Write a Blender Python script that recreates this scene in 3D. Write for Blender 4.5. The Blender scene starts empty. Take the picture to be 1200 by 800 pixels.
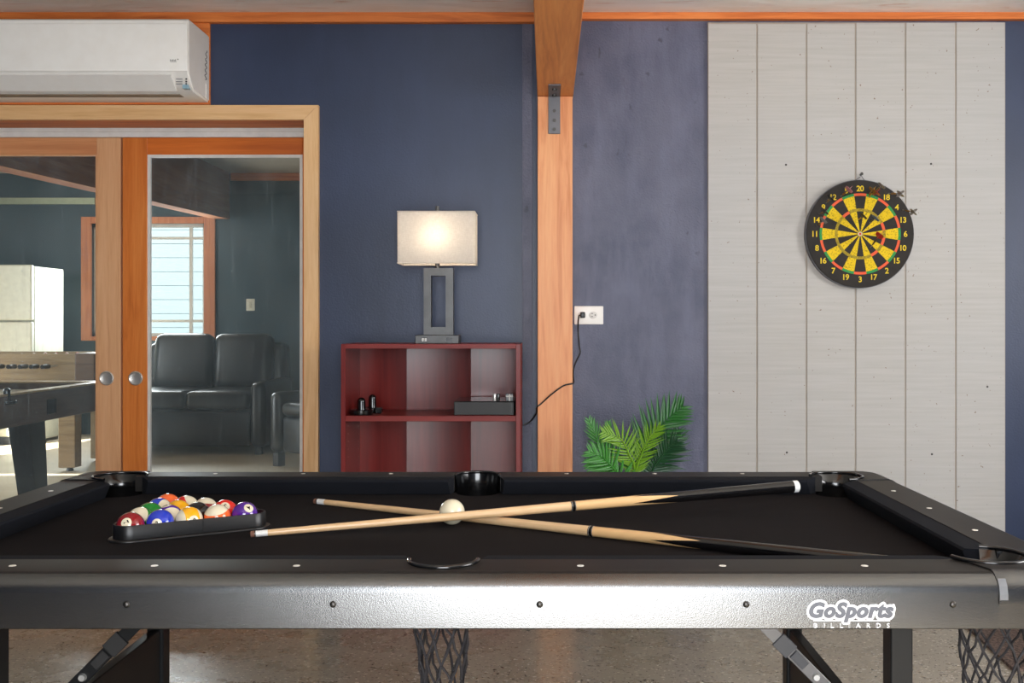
import bpy, bmesh, math, random
from mathutils import Vector, Matrix
random.seed(7)
SC = bpy.context.scene
COL = SC.collection
pi = math.pi

def lin(r, g, b):
    f = lambda c: (c/255/12.92) if c/255 <= 0.04045 else ((c/255+0.055)/1.055)**2.4
    return (f(r), f(g), f(b), 1.0)

# ------------------------------------------------------------------ camera, world, lights, exposure
H = 1.18                      # eye height above the floor
F, CX, CY = 1222.0, 641.0, 380.0
cam_d = bpy.data.cameras.new('camera')
cam = bpy.data.objects.new('camera', cam_d); COL.objects.link(cam)
cam.location = (0, 0, H); cam.rotation_euler = (pi/2, 0, 0)
cam_d.sensor_width = 36; cam_d.lens = 36*F/1200
cam_d.shift_x = (600-CX)/1200; cam_d.shift_y = (CY-400)/1200
cam_d.clip_start = 0.05; cam_d.clip_end = 100
SC.camera = cam

w = bpy.data.worlds.new('sky'); SC.world = w; w.use_nodes = True
bg = w.node_tree.nodes['Background']
bg.inputs[0].default_value = (0.80, 0.90, 1.0, 1); bg.inputs[1].default_value = 2.0

def area(name, loc, rot, sx, sy, watts, color):
    d = bpy.data.lights.new(name, 'AREA'); d.shape = 'RECTANGLE'; d.size = sx; d.size_y = sy
    d.energy = watts; d.color = color
    o = bpy.data.objects.new(name, d); COL.objects.link(o); o.location = loc; o.rotation_euler = rot
    return o
area('daylight_south_opening', (0.08, -1.17, 1.08), (pi/2, 0, 0), 1.55, 2.1, 88, (0.94, 0.97, 1.0))
area('daylight_east_window', (3.35, 1.5, 1.6), (pi/2, 0, pi/2), 1.9, 1.2, 55, (1.0, 0.97, 0.95))
area('daylight_far_window', (-4.28, 11.12, 1.66), (-pi/2, 0, 0), 1.15, 1.15, 60, (0.92, 0.97, 1.0))
area('daylight_far_opening', (-6.4, 7.15, 1.4), (pi/2, 0, -pi/2), 1.6, 2.2, 70, (0.95, 0.98, 1.0))
sd = bpy.data.lights.new('sun', 'SUN'); sd.energy = 28.0; sd.angle = 0.01; sd.color = (1, 0.95, 0.86)
sun = bpy.data.objects.new('sun', sd); COL.objects.link(sun)
sun.rotation_euler = Vector((0.42, 0.72, -0.55)).to_track_quat('-Z', 'Y').to_euler()

vs = SC.view_settings
vs.view_transform = 'Standard'; vs.look = 'None'; vs.gamma = 1.0; vs.use_curve_mapping = False
vs.exposure = 0.45

# ------------------------------------------------------------------ helpers
def at(px, py, D):
    return Vector(((px-CX)*D/F, D, H-(py-CY)*D/F))
def X(px, D): return (px-CX)*D/F
def Z(py, D): return H-(py-CY)*D/F

W = {}
def thing(name, label=None, cat=None, loc=(0, 0, 0), group=None, kind=None):
    o = bpy.data.objects.new(name, None); COL.objects.link(o); o.location = loc
    o.empty_display_size = 0.1
    W[o.name] = Vector(loc); tag(o, label, cat, group, kind)
    return o
def tag(o, label=None, cat=None, group=None, kind=None):
    if label: o['label'] = label
    if cat: o['category'] = cat
    if group: o['group'] = group
    if kind: o['kind'] = kind
    return o
def obj(name, bm, mats, parent=None, smooth=None, loc=None):
    """link one bmesh given in world coordinates as one mesh object; origin = parent's base or loc"""
    if parent is not None: base = W[parent.name]
    else: base = Vector(loc) if loc else Vector((0, 0, 0))
    bmesh.ops.translate(bm, verts=bm.verts, vec=-base)
    me = bpy.data.meshes.new(name); bm.normal_update(); bm.to_mesh(me); bm.free()
    if not isinstance(mats, (list, tuple)): mats = [mats]
    for m in mats: me.materials.append(m)
    if smooth is not None:
        me.polygons.foreach_set('use_smooth', [True]*len(me.polygons))
        me.set_sharp_from_angle(angle=math.radians(smooth))
    o = bpy.data.objects.new(name, me); COL.objects.link(o)
    if parent is not None: o.parent = parent
    else: o.location = base
    W[o.name] = base
    return o
def B(): return bmesh.new()
def merge(bm, tmp, M=None, mi=0):
    vm = {}
    for v in tmp.verts: vm[v] = bm.verts.new(M @ v.co if M else v.co)
    for f in tmp.faces:
        try:
            nf = bm.faces.new([vm[v] for v in f.verts]); nf.material_index = mi or f.material_index
        except ValueError: pass
    tmp.free()
def box(bm, x0, x1, y0, y1, z0, z1, bev=0.0, seg=2, M=None, mi=0):
    t = bmesh.new()
    vs_ = [t.verts.new((x, y, z)) for x in (x0, x1) for y in (y0, y1) for z in (z0, z1)]
    for f in ((0, 1, 3, 2), (4, 6, 7, 5), (0, 4, 5, 1), (2, 3, 7, 6), (0, 2, 6, 4), (1, 5, 7, 3)):
        t.faces.new([vs_[i] for i in f])
    if bev: bmesh.ops.bevel(t, geom=t.edges[:], offset=bev, segments=seg, affect='EDGES', profile=0.5)
    bmesh.ops.recalc_face_normals(t, faces=t.faces)
    merge(bm, t, M, mi); return bm
def bx(*a, **k): return box(B(), *a, **k)
def lathe(bm, prof, n=24, M=None, a0=0, a1=2*pi, mi=0):
    full = abs(a1-a0-2*pi) < 1e-6
    t = bmesh.new(); rings = []
    m = n if full else n+1
    for r, z in prof:
        if r < 1e-6 and full: rings.append([t.verts.new((0, 0, z))])
        else: rings.append([t.verts.new((r*math.cos(a0+(a1-a0)*i/n), r*math.sin(a0+(a1-a0)*i/n), z)) for i in range(m)])
    for a, b in zip(rings, rings[1:]):
        for i in range(n):
            j = (i+1) % m
            q = ([a[0]] if len(a) == 1 else [a[i], a[j]])
            q2 = ([b[0]] if len(b) == 1 else [b[j], b[i]])
            if len(q)+len(q2) >= 3: t.faces.new(q+q2)
    bmesh.ops.recalc_face_normals(t, faces=t.faces)
    merge(bm, t, M, mi); return bm
def align(p0, p1):
    d = Vector(p1)-Vector(p0)
    return Matrix.Translation(Vector(p0)) @ d.to_track_quat('Z', 'Y').to_matrix().to_4x4()
def rod(bm, p0, p1, r0, r1=None, n=12, mi=0):
    L = (Vector(p1)-Vector(p0)).length; r1 = r0 if r1 is None else r1
    return lathe(bm, [(0, 0), (r0, 0), (r1, L), (0, L)], n, align(p0, p1), mi=mi)
def prism(bm, pts, y0, y1, plane='XZ', mi=0, M=None):
    """extrude a polygon given in one plane along the third axis"""
    t = bmesh.new()
    def P(u, v, d):
        return (u, d, v) if plane == 'XZ' else ((d, u, v) if plane == 'YZ' else (u, v, d))
    a = [t.verts.new(P(u, v, y0)) for u, v in pts]; b = [t.verts.new(P(u, v, y1)) for u, v in pts]
    n = len(pts); t.faces.new(a); t.faces.new(b[::-1])
    for i in range(n): t.faces.new([a[i], b[i], b[(i+1) % n], a[(i+1) % n]])
    bmesh.ops.recalc_face_normals(t, faces=t.faces)
    merge(bm, t, M, mi); return bm
def tube(bm, pts, r, n=8, closed=False, mi=0):
    pts = [Vector(p) for p in pts]; m = len(pts); rings = []
    up = Vector((0.13, 0.21, 0.97)).normalized()
    for i, p in enumerate(pts):
        a = pts[(i-1) % m] if closed or i > 0 else p
        b = pts[(i+1) % m] if closed or i < m-1 else p
        d = (b-a).normalized()
        s = d.cross(up)
        if s.length < 1e-3: s = d.cross(Vector((1, 0, 0)))
        s.normalize(); u = s.cross(d)
        rr = r(i/(m-1)) if callable(r) else r
        rings.append([bm.verts.new(p+s*rr*math.cos(2*pi*k/n)+u*rr*math.sin(2*pi*k/n)) for k in range(n)])
    for i in range(m if closed else m-1):
        A, Bb = rings[i], rings[(i+1) % m]
        for k in range(n):
            f = bm.faces.new([A[k], A[(k+1) % n], Bb[(k+1) % n], Bb[k]]); f.material_index = mi
    if not closed:
        bm.faces.new(rings[0]).material_index = mi; bm.faces.new(rings[-1][::-1]).material_index = mi
    return bm
def spline(pts, n=8):
    pts = [Vector(p) for p in pts]; out = []
    for i in range(len(pts)-1):
        p0 = pts[max(i-1, 0)]; p1 = pts[i]; p2 = pts[i+1]; p3 = pts[min(i+2, len(pts)-1)]
        for k in range(n):
            t = k/n
            out.append(0.5*((2*p1)+(p2-p0)*t+(2*p0-5*p1+4*p2-p3)*t*t+(3*p1-p0-3*p2+p3)*t**3))
    out.append(pts[-1]); return out
def text_mesh(s, size, offset=0.0, shear=0.0, spacing=1.0, res=4):
    c = bpy.data.curves.new('txt', 'FONT'); c.body = s; c.size = size; c.align_x = 'CENTER'; c.align_y = 'CENTER'
    c.offset = offset; c.shear = shear; c.space_character = spacing; c.resolution_u = res
    o = bpy.data.objects.new('txt', c)
    COL.objects.link(o); bpy.context.view_layer.update()
    me = bpy.data.meshes.new_from_object(o.evaluated_get(bpy.context.evaluated_depsgraph_get()))
    bpy.data.objects.remove(o); bpy.data.curves.remove(c)
    v = [x.co.copy() for x in me.vertices]; f = [list(p.vertices) for p in me.polygons]
    bpy.data.meshes.remove(me)
    if v:   # centre on its own bounds
        cx = (min(a.x for a in v)+max(a.x for a in v))/2; cy = (min(a.y for a in v)+max(a.y for a in v))/2
        v = [Vector((a.x-cx, a.y-cy, 0)) for a in v]
    return v, f
def put_text(bm, s, fn, size, mi=0, **k):
    v, f = text_mesh(s, size, **k)
    vv = [bm.verts.new(fn(p.x, p.y)) for p in v]
    for q in f:
        try: bm.faces.new([vv[i] for i in q]).material_index = mi
        except ValueError: pass
    return bm

# ------------------------------------------------------------------ materials
def newmat(name):
    m = bpy.data.materials.new(name); m.use_nodes = True
    return m, m.node_tree, m.node_tree.nodes['Principled BSDF']
def coords(nt, scale=(1, 1, 1), rot=(0, 0, 0), kind='Object'):
    tc = nt.nodes.new('ShaderNodeTexCoord'); mp = nt.nodes.new('ShaderNodeMapping')
    mp.inputs['Scale'].default_value = scale; mp.inputs['Rotation'].default_value = rot
    nt.links.new(tc.outputs[kind], mp.inputs['Vector']); return mp.outputs[0]
def noise(nt, vec, scale, detail=4, rough=0.55, dist=0.0):
    n = nt.nodes.new('ShaderNodeTexNoise'); n.inputs['Scale'].default_value = scale
    n.inputs['Detail'].default_value = detail; n.inputs['Roughness'].default_value = rough
    n.inputs['Distortion'].default_value = dist
    nt.links.new(vec, n.inputs['Vector']); return n.outputs['Fac']
def ramp(nt, fac, stops):
    r = nt.nodes.new('ShaderNodeValToRGB'); el = r.color_ramp.elements
    while len(el) < len(stops): el.new(0.5)
    for e, (p, c) in zip(el, stops): e.position = p; e.color = c
    nt.links.new(fac, r.inputs[0]); return r.outputs[0]
def mix(nt, fac, a, b, mode='MIX'):
    m = nt.nodes.new('ShaderNodeMix'); m.data_type = 'RGBA'; m.blend_type = mode
    for s, v in ((m.inputs[0], fac), (m.inputs[6], a), (m.inputs[7], b)):
        if isinstance(v, (tuple, list)) or isinstance(v, (int, float)): s.default_value = v
        else: nt.links.new(v, s)
    return m.outputs[2]
def bump(nt, bsdf, h, strength=0.2, dist=0.002):
    b = nt.nodes.new('ShaderNodeBump'); b.inputs['Strength'].default_value = strength; b.inputs['Distance'].default_value = dist
    nt.links.new(h, b.inputs['Height']); nt.links.new(b.outputs[0], bsdf.inputs['Normal'])
def pbr(name, c, rough=0.5, metal=0.0, spec=0.5, c2=None, nscale=20, bscale=None, bstr=0.15, bdist=0.002, coat=0.0):
    m, nt, b = newmat(name)
    b.inputs['Base Color'].default_value = c; b.inputs['Roughness'].default_value = rough
    b.inputs['Metallic'].default_value = metal; b.inputs['Specular IOR Level'].default_value = spec
    b.inputs['Coat Weight'].default_value = coat; b.inputs['Coat Roughness'].default_value = 0.05
    v = coords(nt)
    n = noise(nt, v, nscale)
    c2 = c2 or tuple(x*0.85 for x in c[:3])+(1,)
    nt.links.new(ramp(nt, n, [(0.3, c), (0.72, c2)]), b.inputs['Base Color'])
    if bscale: bump(nt, b, noise(nt, v, bscale, 5), bstr, bdist)
    return m
def wood(name, c1, c2, c3, axis='Z', rough=0.5, scale=26, coat=0.0, spec=0.4):
    m, nt, b = newmat(name)
    s = {'X': (0.06, 1, 1), 'Y': (1, 0.06, 1), 'Z': (1, 1, 0.06)}[axis]
    v = coords(nt, s)
    g = noise(nt, v, scale, 6, 0.6, 1.2); fine = noise(nt, v, scale*7, 3, 0.5)
    big = noise(nt, coords(nt, tuple(0.25+0.75*k for k in s)), 2.2, 3)
    col = ramp(nt, g, [(0.30, c3), (0.48, c1), (0.70, c2)])
    col = mix(nt, 0.18, col, ramp(nt, fine, [(0.35, c3), (0.65, c2)]))
    col = mix(nt, ramp(nt, big, [(0.45, (0, 0, 0, 1)), (0.75, (0.5, 0.5, 0.5, 1))]), col, c3)
    nt.links.new(col, b.inputs['Base Color']); b.inputs['Roughness'].default_value = rough
    b.inputs['Coat Weight'].default_value = coat; b.inputs['Coat Roughness'].default_value = 0.15; b.inputs['Specular IOR Level'].default_value = spec
    bump(nt, b, fine, 0.12, 0.001)
    return m
def glass_mat(name, dust=0.07):
    m, nt, b = newmat(name); nt.nodes.remove(b)
    out = nt.nodes['Material Output']
    tr = nt.nodes.new('ShaderNodeBsdfTransparent'); tr.inputs[0].default_value = (0.93, 0.97, 0.95, 1)
    gl = nt.nodes.new('ShaderNodeBsdfGlossy'); gl.inputs['Roughness'].default_value = 0.01
    fr = nt.nodes.new('ShaderNodeFresnel'); fr.inputs[0].default_value = 1.45
    m1 = nt.nodes.new('ShaderNodeMixShader'); nt.links.new(fr.outputs[0], m1.inputs[0])
    nt.links.new(tr.outputs[0], m1.inputs[1]); nt.links.new(gl.outputs[0], m1.inputs[2])
    df = nt.nodes.new('ShaderNodeBsdfDiffuse'); df.inputs[0].default_value = (0.66, 0.80, 0.84, 1)
    v = coords(nt)
    blot = noise(nt, v, 2.2, 4); drip = noise(nt, coords(nt, (9, 9, 0.5)), 9, 4, 0.7); spk = noise(nt, v, 95, 2)
    a = ramp(nt, blot, [(0.3, (dust*0.4,)*3+(1,)), (0.75, (dust*1.9,)*3+(1,))])
    d = ramp(nt, drip, [(0.55, (0, 0, 0, 1)), (0.8, (dust*1.5,)*3+(1,))])
    s = ramp(nt, spk, [(0.70, (0, 0, 0, 1)), (0.76, (0.35, 0.35, 0.35, 1))])
    f = mix(nt, 1.0, mix(nt, 1.0, a, d, 'ADD'), s, 'ADD')
    m2 = nt.nodes.new('ShaderNodeMixShader'); nt.links.new(f, m2.inputs[0])
    nt.links.new(m1.outputs[0], m2.inputs[1]); nt.links.new(df.outputs[0], m2.inputs[2])
    nt.links.new(m2.outputs[0], out.inputs[0])
    return m

BLACK = lin(14, 14, 15)
def navy(name, c, c2, patch, bs, sc=2.5):
    m, nt, b = newmat(name); v = coords(nt)
    big = noise(nt, v, sc, 5, 0.6); mid = noise(nt, coords(nt, (3, 3, 0.7)), 4, 4, 0.6)
    col = ramp(nt, big, [(0.32, c), (0.68, c2)])
    col = mix(nt, ramp(nt, mid, [(0.45, (0, 0, 0, 1)), (0.75, (patch,)*3+(1,))]), col, tuple(1.35*x for x in c2[:3])+(1,))
    if patch > .3:      # dents, knots and dark scuffs of the plywood
        kn = noise(nt, coords(nt, (1, 1, .7)), 19, 2, .5); sc = noise(nt, coords(nt, (2.2, 2, .8)), 5, 6, .75)
        col = mix(nt, ramp(nt, kn, [(.71, (0, 0, 0, 1)), (.76, (.6,)*3+(1,))]), col, lin(44, 46, 60))
        col = mix(nt, ramp(nt, sc, [(.60, (0, 0, 0, 1)), (.72, (.4,)*3+(1,))]), col, lin(54, 52, 66))
    nt.links.new(col, b.inputs['Base Color']); b.inputs['Roughness'].default_value = 0.42
    hb = mix(nt, 0.5, noise(nt, v, 120, 3), noise(nt, coords(nt, (2, 2, 0.8)), 9, 6, 0.65))
    bump(nt, b, hb, bs, 0.006)
    return m
M = {}
M['navy'] = navy('navy_paint', lin(38, 50, 76), lin(46, 58, 86), 0.25, 0.25)
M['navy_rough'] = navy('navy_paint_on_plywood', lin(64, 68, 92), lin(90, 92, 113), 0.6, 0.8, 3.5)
M['navy_far'] = navy('dark_teal_paint', lin(22, 50, 62), lin(30, 60, 72), 0.2, 0.06)
M['fir'] = wood('fir_post', lin(232, 160, 108), lin(240, 178, 126), lin(206, 126, 76), 'Z', 0.45, 22)
M['beam'] = wood('stained_beam', lin(222, 142, 74), lin(232, 160, 94), lin(186, 108, 52), 'Y', 0.5, 18)
M['trim'] = wood('orange_stained_ledger', lin(222, 126, 58), lin(232, 144, 76), lin(180, 88, 34), 'X', 0.5, 20)
M['casing'] = wood('pale_fir_casing', lin(228, 184, 132), lin(236, 196, 148), lin(206, 156, 102), 'Z', 0.5, 30)
M['casing_h'] = wood('pale_fir_casing_across', lin(228, 184, 132), lin(236, 196, 148), lin(206, 156, 102), 'X', 0.5, 30)
M['door_pale'] = wood('pale_door_wood', lin(222, 168, 122), lin(230, 180, 136), lin(200, 142, 98), 'Z', 0.45, 22)
M['door_orange'] = wood('orange_door_wood', lin(216, 122, 52), lin(228, 140, 68), lin(190, 98, 36), 'Z', 0.4, 22)
M['door_orange_h'] = wood('orange_door_wood_across', lin(212, 112, 42), lin(224, 126, 54), lin(190, 94, 32), 'X', 0.4, 22)
M['door_pale_h'] = wood('pale_door_wood_across', lin(214, 148, 100), lin(222, 162, 114), lin(196, 128, 84), 'X', 0.45, 22)
M['white'] = pbr('white_plastic', lin(246, 243, 238), 0.35, c2=lin(242, 238, 232))
M['white_paint'] = pbr('white_paint', lin(226, 222, 216), 0.45)
M['glass'] = glass_mat('dusty_glass', 0.085)
M['glass_clean'] = glass_mat('clear_glass', 0.02)
M['chrome'] = pbr('brushed_chrome', lin(214, 212, 208), 0.38, 0.75)
M['steel'] = pbr('dull_steel', lin(104, 104, 108), 0.45, .6, bscale=60)
M['bolt'] = pbr('dark_bolt', lin(80, 78, 76), 0.4, 1.0)
M['cherry'] = wood('cherry_laminate', lin(116, 32, 30), lin(128, 40, 36), lin(92, 20, 20), 'Z', 0.35, 16, spec=.25)
M['cherry_h'] = wood('cherry_laminate_across', lin(126, 42, 38), lin(138, 50, 46), lin(104, 30, 28), 'X', 0.4, 16, spec=.25)
M['lampmetal'] = pbr('grey_bronze_metal', lin(92, 92, 92), 0.42, 0.6, c2=lin(76, 76, 76), nscale=12)
M['black'] = pbr('black_plastic', lin(20, 20, 22), 0.35, bscale=200, bstr=0.05)
M['gloss'] = pbr('gloss_black_plastic', lin(14, 14, 15), 0.2, coat=0.4)
M['matte_black'] = pbr('matte_black_metal', lin(26, 25, 25), 0.5)
M['brown_black'] = pbr('dark_brown_tube', lin(26, 22, 20), 0.45, spec=.3)

# ceiling: dull plastic sheeting over timber
m, nt, b = newmat('sheeted_ceiling'); v = coords(nt, (0.8, 2.2, 1))
n1 = noise(nt, v, 2.4, 5, 0.6, 1.5); n2 = noise(nt, coords(nt, (1.5, 7, 1), (0, 0, 0.5)), 3.0, 4, 0.6, 0.8)
col = ramp(nt, n1, [(0.35, lin(226, 222, 214)), (0.65, lin(240, 238, 234))])
col = mix(nt, ramp(nt, n2, [(0.58, (0, 0, 0, 1)), (0.70, (0.5, 0.5, 0.5, 1))]), col, lin(196, 130, 84))
nt.links.new(col, b.inputs['Base Color']); b.inputs['Roughness'].default_value = 0.3
bump(nt, b, n1, 0.4, 0.02); M['ceiling'] = m

# polished concrete floor with flakes
m, nt, b = newmat('speckled_concrete'); v = coords(nt)
n1 = noise(nt, v, 1.3, 5, 0.6); n2 = noise(nt, v, 5.5, 5, 0.65); fl = noise(nt, v, 75, 2, 0.4); fl2 = noise(nt, coords(nt, (1, 1.3, 1), (0, 0, 0.6)), 64, 2, 0.4)
col = ramp(nt, n1, [(0.3, lin(140, 130, 114)), (0.7, lin(156, 148, 134))])
col = mix(nt, 0.3, col, ramp(nt, n2, [(0.3, lin(134, 122, 102)), (0.7, lin(168, 160, 146))]))
col = mix(nt, ramp(nt, fl, [(0.635, (0, 0, 0, 1)), (0.66, (1, 1, 1, 1))]), col, lin(66, 56, 46))
col = mix(nt, ramp(nt, fl2, [(0.65, (0, 0, 0, 1)), (0.67, (1, 1, 1, 1))]), col, lin(214, 208, 194))
nt.links.new(col, b.inputs['Base Color'])
nt.links.new(ramp(nt, n2, [(0.3, (0.2,)*3+(1,)), (0.7, (0.36,)*3+(1,))]), b.inputs['Roughness'])
bump(nt, b, n2, 0.12, 0.004); M['floor'] = m

# grooved plywood panel: grey-white, faint level ripples, specks
m, nt, b = newmat('grey_white_siding'); v = coords(nt)
rip = noise(nt, coords(nt, (0.9, 1, 26)), 3.0, 5, 0.6); sp = noise(nt, v, 85, 2, 0.4); wv = noise(nt, v, 1.2, 3)
col = ramp(nt, rip, [(0.3, lin(172, 169, 164)), (0.7, lin(183, 180, 176))])
col = mix(nt, ramp(nt, wv, [(0.4, (0, 0, 0, 1)), (0.8, (0.4,)*3+(1,))]), col, lin(175, 178, 182))
col = mix(nt, ramp(nt, sp, [(0.745, (0, 0, 0, 1)), (0.775, (0.8,)*3+(1,))]), col, lin(112, 84, 58))
nt.links.new(col, b.inputs['Base Color']); b.inputs['Roughness'].default_value = 0.55
bump(nt, b, rip, 0.22, 0.002); M['siding'] = m

# ------------------------------------------------------------------ the setting
YW = 4.40                                  # face of the far wall of the games room
CZ = 2.487
YN = 11.2                                  # far wall of the next room
fl = B(); JX = -0.308
box(fl, -9, JX-0.004, -7, 4.55, -0.1, 0); box(fl, JX+0.004, 4.2, -7, 4.55, -0.1, 0)
floor = tag(obj('floor', fl, M['floor']), 'polished brown grey concrete floor with dark flakes', kind='structure')
jm = bx(JX-0.004, JX+0.004, -7, 4.54, -0.08, -0.0015)
obj('joint_filler', jm, pbr('joint_filler', lin(196, 164, 124), 0.6), floor)

OX0, OX1, OZ = -2.72, X(356, 4.375), Z(140, 4.375)     # sliding door opening
wn = B()
box(wn, -4.2, OX0, YW, 4.55, 0, CZ); box(wn, OX1, 0.03, YW, 4.55, 0, CZ); box(wn, OX0, OX1, YW, 4.55, OZ, CZ)
box(wn, 0.03, X(1168, YW), YW, 4.55, 0, CZ, mi=1); box(wn, X(1168, YW), 3.6, YW, 4.55, 0, CZ)
box(wn, -6.65, -4.2, 4.45, 4.55, 0, 2.7); box(wn, -6.65, 3.6, 4.45, 4.56, CZ, 2.75)
tag(obj('wall_north', wn, [M['navy'], M['navy_rough']]), 'navy painted wall behind the lamp, rougher right of the post', kind='structure')
ww = bx(-4.2, -4.05, -1.2, YW, 0, CZ); tag(obj('wall_west', ww, M['navy']), 'navy wall on the left side', kind='structure')
we = B(); EX = 3.4
box(we, EX, EX+.15, -1.2, 0.5, 0, CZ); box(we, EX, EX+.15, 2.5, YW, 0, CZ); box(we, EX, EX+.15, 0.5, 2.5, 0, 0.95); box(we, EX, EX+.15, 0.5, 2.5, 2.2, CZ)
tag(obj('wall_east', we, M['navy']), 'navy wall with a window on the right side', kind='structure')
ws = B()
box(ws, -4.2, -.72, -1.35, -1.2, 0, CZ); box(ws, 0.9, EX+.15, -1.35, -1.2, 0, CZ); box(ws, -.72, .9, -1.35, -1.2, 2.2, CZ)
tag(obj('wall_south', ws, M['navy']), 'navy wall with a wide door opening behind the viewer', kind='structure')
tag(obj('ceiling', bx(-4.2, EX+.15, -1.35, YW, CZ, CZ+.1), M['ceiling']), 'ceiling of dull sheeting over orange timber', kind='structure')

tag(obj('floor_far', bx(-9, 4.2, 4.5501, YN+.2, -.1, 0), pbr('tan_floor', lin(176, 160, 136), .5, c2=lin(190, 176, 152), nscale=3)), 'tan floor of the next room', kind='structure')
# ledger boards under the ceiling
tag(obj('trim_1', bx(-4.05, -0.04, 4.365, YW, Z(25.5, 4.365), CZ, bev=0.002), M['trim']), 'orange stained board along the ceiling, left of the beam', kind='structure')
tag(obj('trim_2', bx(0.107, EX, 4.365, YW, Z(22, 4.365), CZ, bev=0.002), M['trim']), 'orange stained board along the ceiling, right of the beam', kind='structure')
tag(obj('trim_3', bx(-4.05, X(245.6, 4.385), 4.385, YW, Z(122.5, 4.385), Z(26, 4.385), bev=0.001), M['trim']), 'orange wooden board behind the air conditioner', kind='structure')
tag(obj('light_band_strip', bx(X(612, 4.4), X(624, 4.4), YW-.003, YW, 0, Z(26, 4.4), bev=.0012), M['navy_rough']), 'narrow lighter navy strip painted as a band of light left of the wooden post', kind='structure')  # bright band of light on the wall, put in as a strip of lighter paint
PX0, PX1, PY = X(630, 4.31), X(671, 4.31), 4.31
BZ = Z(112, 4.31)
tag(obj('wall_column', bx(PX0, PX1, PY, YW, 0, BZ-0.002, bev=0.003), M['fir']), 'pale orange wooden post on the navy wall', kind='structure')
tag(obj('ceiling_beam', bx(PX0-0.001, PX1+0.003, -1.2, YW, BZ, CZ, bev=0.004), M['beam']), 'brown stained wooden beam running overhead to the post', kind='structure')

# grooved panel of six boards on the right
pan = thing('wall_panel', 'grey white grooved board panel behind the dartboard', kind='structure', loc=(X(1003, 4.39), 4.39, 0))
obj('backing_board', bx(X(829.5, 4.387), X(1178, 4.387), 4.3868, YW, 0, Z(27, 4.395)), pbr('groove_shadow', lin(168, 158, 146), 0.7), pan)
xs = [829, 887, 945, 1002.5, 1061, 1120, 1178.5]
tops = [28, 28, 27.5, 27, 26.5, 26]
for i in range(6):
    obj('plank', bx(X(xs[i], 4.383)+0.003, X(xs[i+1], 4.383)-0.003, 4.383, 4.3866, 0.0, Z(tops[i], 4.383), bev=0.0015, seg=1), M['siding'], pan)
for px, py in ((921, 193), (1091, 192), (922, 530), (1092, 532), (1157, 453)):
    p = at(px, py, 4.383); nb = B(); rod(nb, p, p+Vector((0, -0.0015, 0)), 0.0045, n=10); obj('nail_head', nb, M['bolt'], pan)

# door frame
DF = thing('door_frame', 'pale fir casing around the sliding glass doors', kind='structure', loc=(OX1, 4.375, 0))
cx1, ct = X(373, 4.375), Z(123, 4.375)
prof_r = [(OX1, 0), (cx1, 0), (cx1, ct), (OX1, OZ)]
obj('side_casing', prism(B(), prof_r, 4.375, YW), M['casing'], DF)
obj('head_casing', prism(B(), [(OX0-0.06, OZ), (OX1-0.0012, OZ), (cx1-0.0012, ct), (OX0-0.06, ct)], 4.375, YW), M['casing_h'], DF)
obj('head_jamb', bx(OX0, OX1, YW, 4.555, OZ-0.001, OZ+0.02), M['trim'], DF)
obj('side_jamb', bx(OX1-0.001, OX1+0.02, YW, 4.555, 0, OZ), M['casing'], DF)
tk = B(); tz = Z(160.5, 4.565)
box(tk, -3.6, -0.1, 4.565, 4.58, tz, OZ+0.03, bev=0.001); box(tk, -3.6, -0.1, 4.556, 4.566, tz+0.021, tz+0.027, bev=0.001)
obj('sliding_track', tk, M['white_paint'], DF)
YD = 4.60
def leaf(name, x0, x1, sl, sr, wv, wh, bead, pullx, label):
    d = thing(name, label, kind='structure', loc=((x0+x1)/2, YD, 0))
    zt = Z(160, YD)
    g0, g1, gz0, gz1 = x0+sl, x1-sr, 0.24, Z(181, YD)
    obj('stile', bx(x0, g0, YD, YD+0.042, 0.01, zt, bev=0.002, seg=1), wv, d)
    obj('stile', bx(g1, x1, YD, YD+0.042, 0.01, zt, bev=0.002, seg=1), wv, d)
    obj('rail', bx(g0, g1, YD+0.001, YD+0.041, gz1, zt-0.0005, bev=0.002, seg=1), wh, d)
    obj('rail', bx(g0, g1, YD+0.001, YD+0.041, 0.01, gz0, bev=0.002, seg=1), wh, d)
    gm = B(); vsx = [gm.verts.new(p) for p in ((g0, YD+.02, gz0), (g1, YD+.02, gz0), (g1, YD+.02, gz1), (g0, YD+.02, gz1))]; gm.faces.new(vsx)
    obj('glass_pane', gm, M['glass'], d)
    t = bead; y0, y1 = YD+0.003, YD+0.017
    for a in ((g0, g0+t, gz0, gz1), (g1-t, g1, gz0, gz1), (g0+t, g1-t, gz1-t, gz1), (g0+t, g1-t, gz0, gz0+t)):
        obj('glazing_bead', bx(a[0], a[1], y0, y1, a[2], a[3]), M['white_paint'] if bead > 0.008 else wv, d)
    p = at(pullx, 443, YD)
    pb = B(); lathe(pb, [(0.0, 0.0012), (0.022, 0.0014), (0.025, 0.003), (0.028, 0.006), (0.031, 0.004), (0.032, 0.0)], 28, Matrix.Translation(p) @ Matrix.Rotation(pi/2, 4, 'X'))
    pl = obj('finger_pull', pb, M['chrome'], d, smooth=40)
    pl['label'] = 'round chrome finger pull'
    return d
leaf('door_1', X(141, YD)-0.92, X(141.2, YD), 0.11, X(141, YD)-X(113, YD), M['door_pale'], M['door_pale_h'], 0.006, 125, 'left sliding glass door in pale wood')
leaf('door_2', X(143.5, YD), X(143.5, YD)+0.92, X(172.5, YD)-X(143.5, YD), 0.92-(X(354.5, YD)-X(143.5, YD)), M['door_orange'], M['door_orange_h'], 0.013, 159, 'right sliding glass door in orange stained wood')

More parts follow.
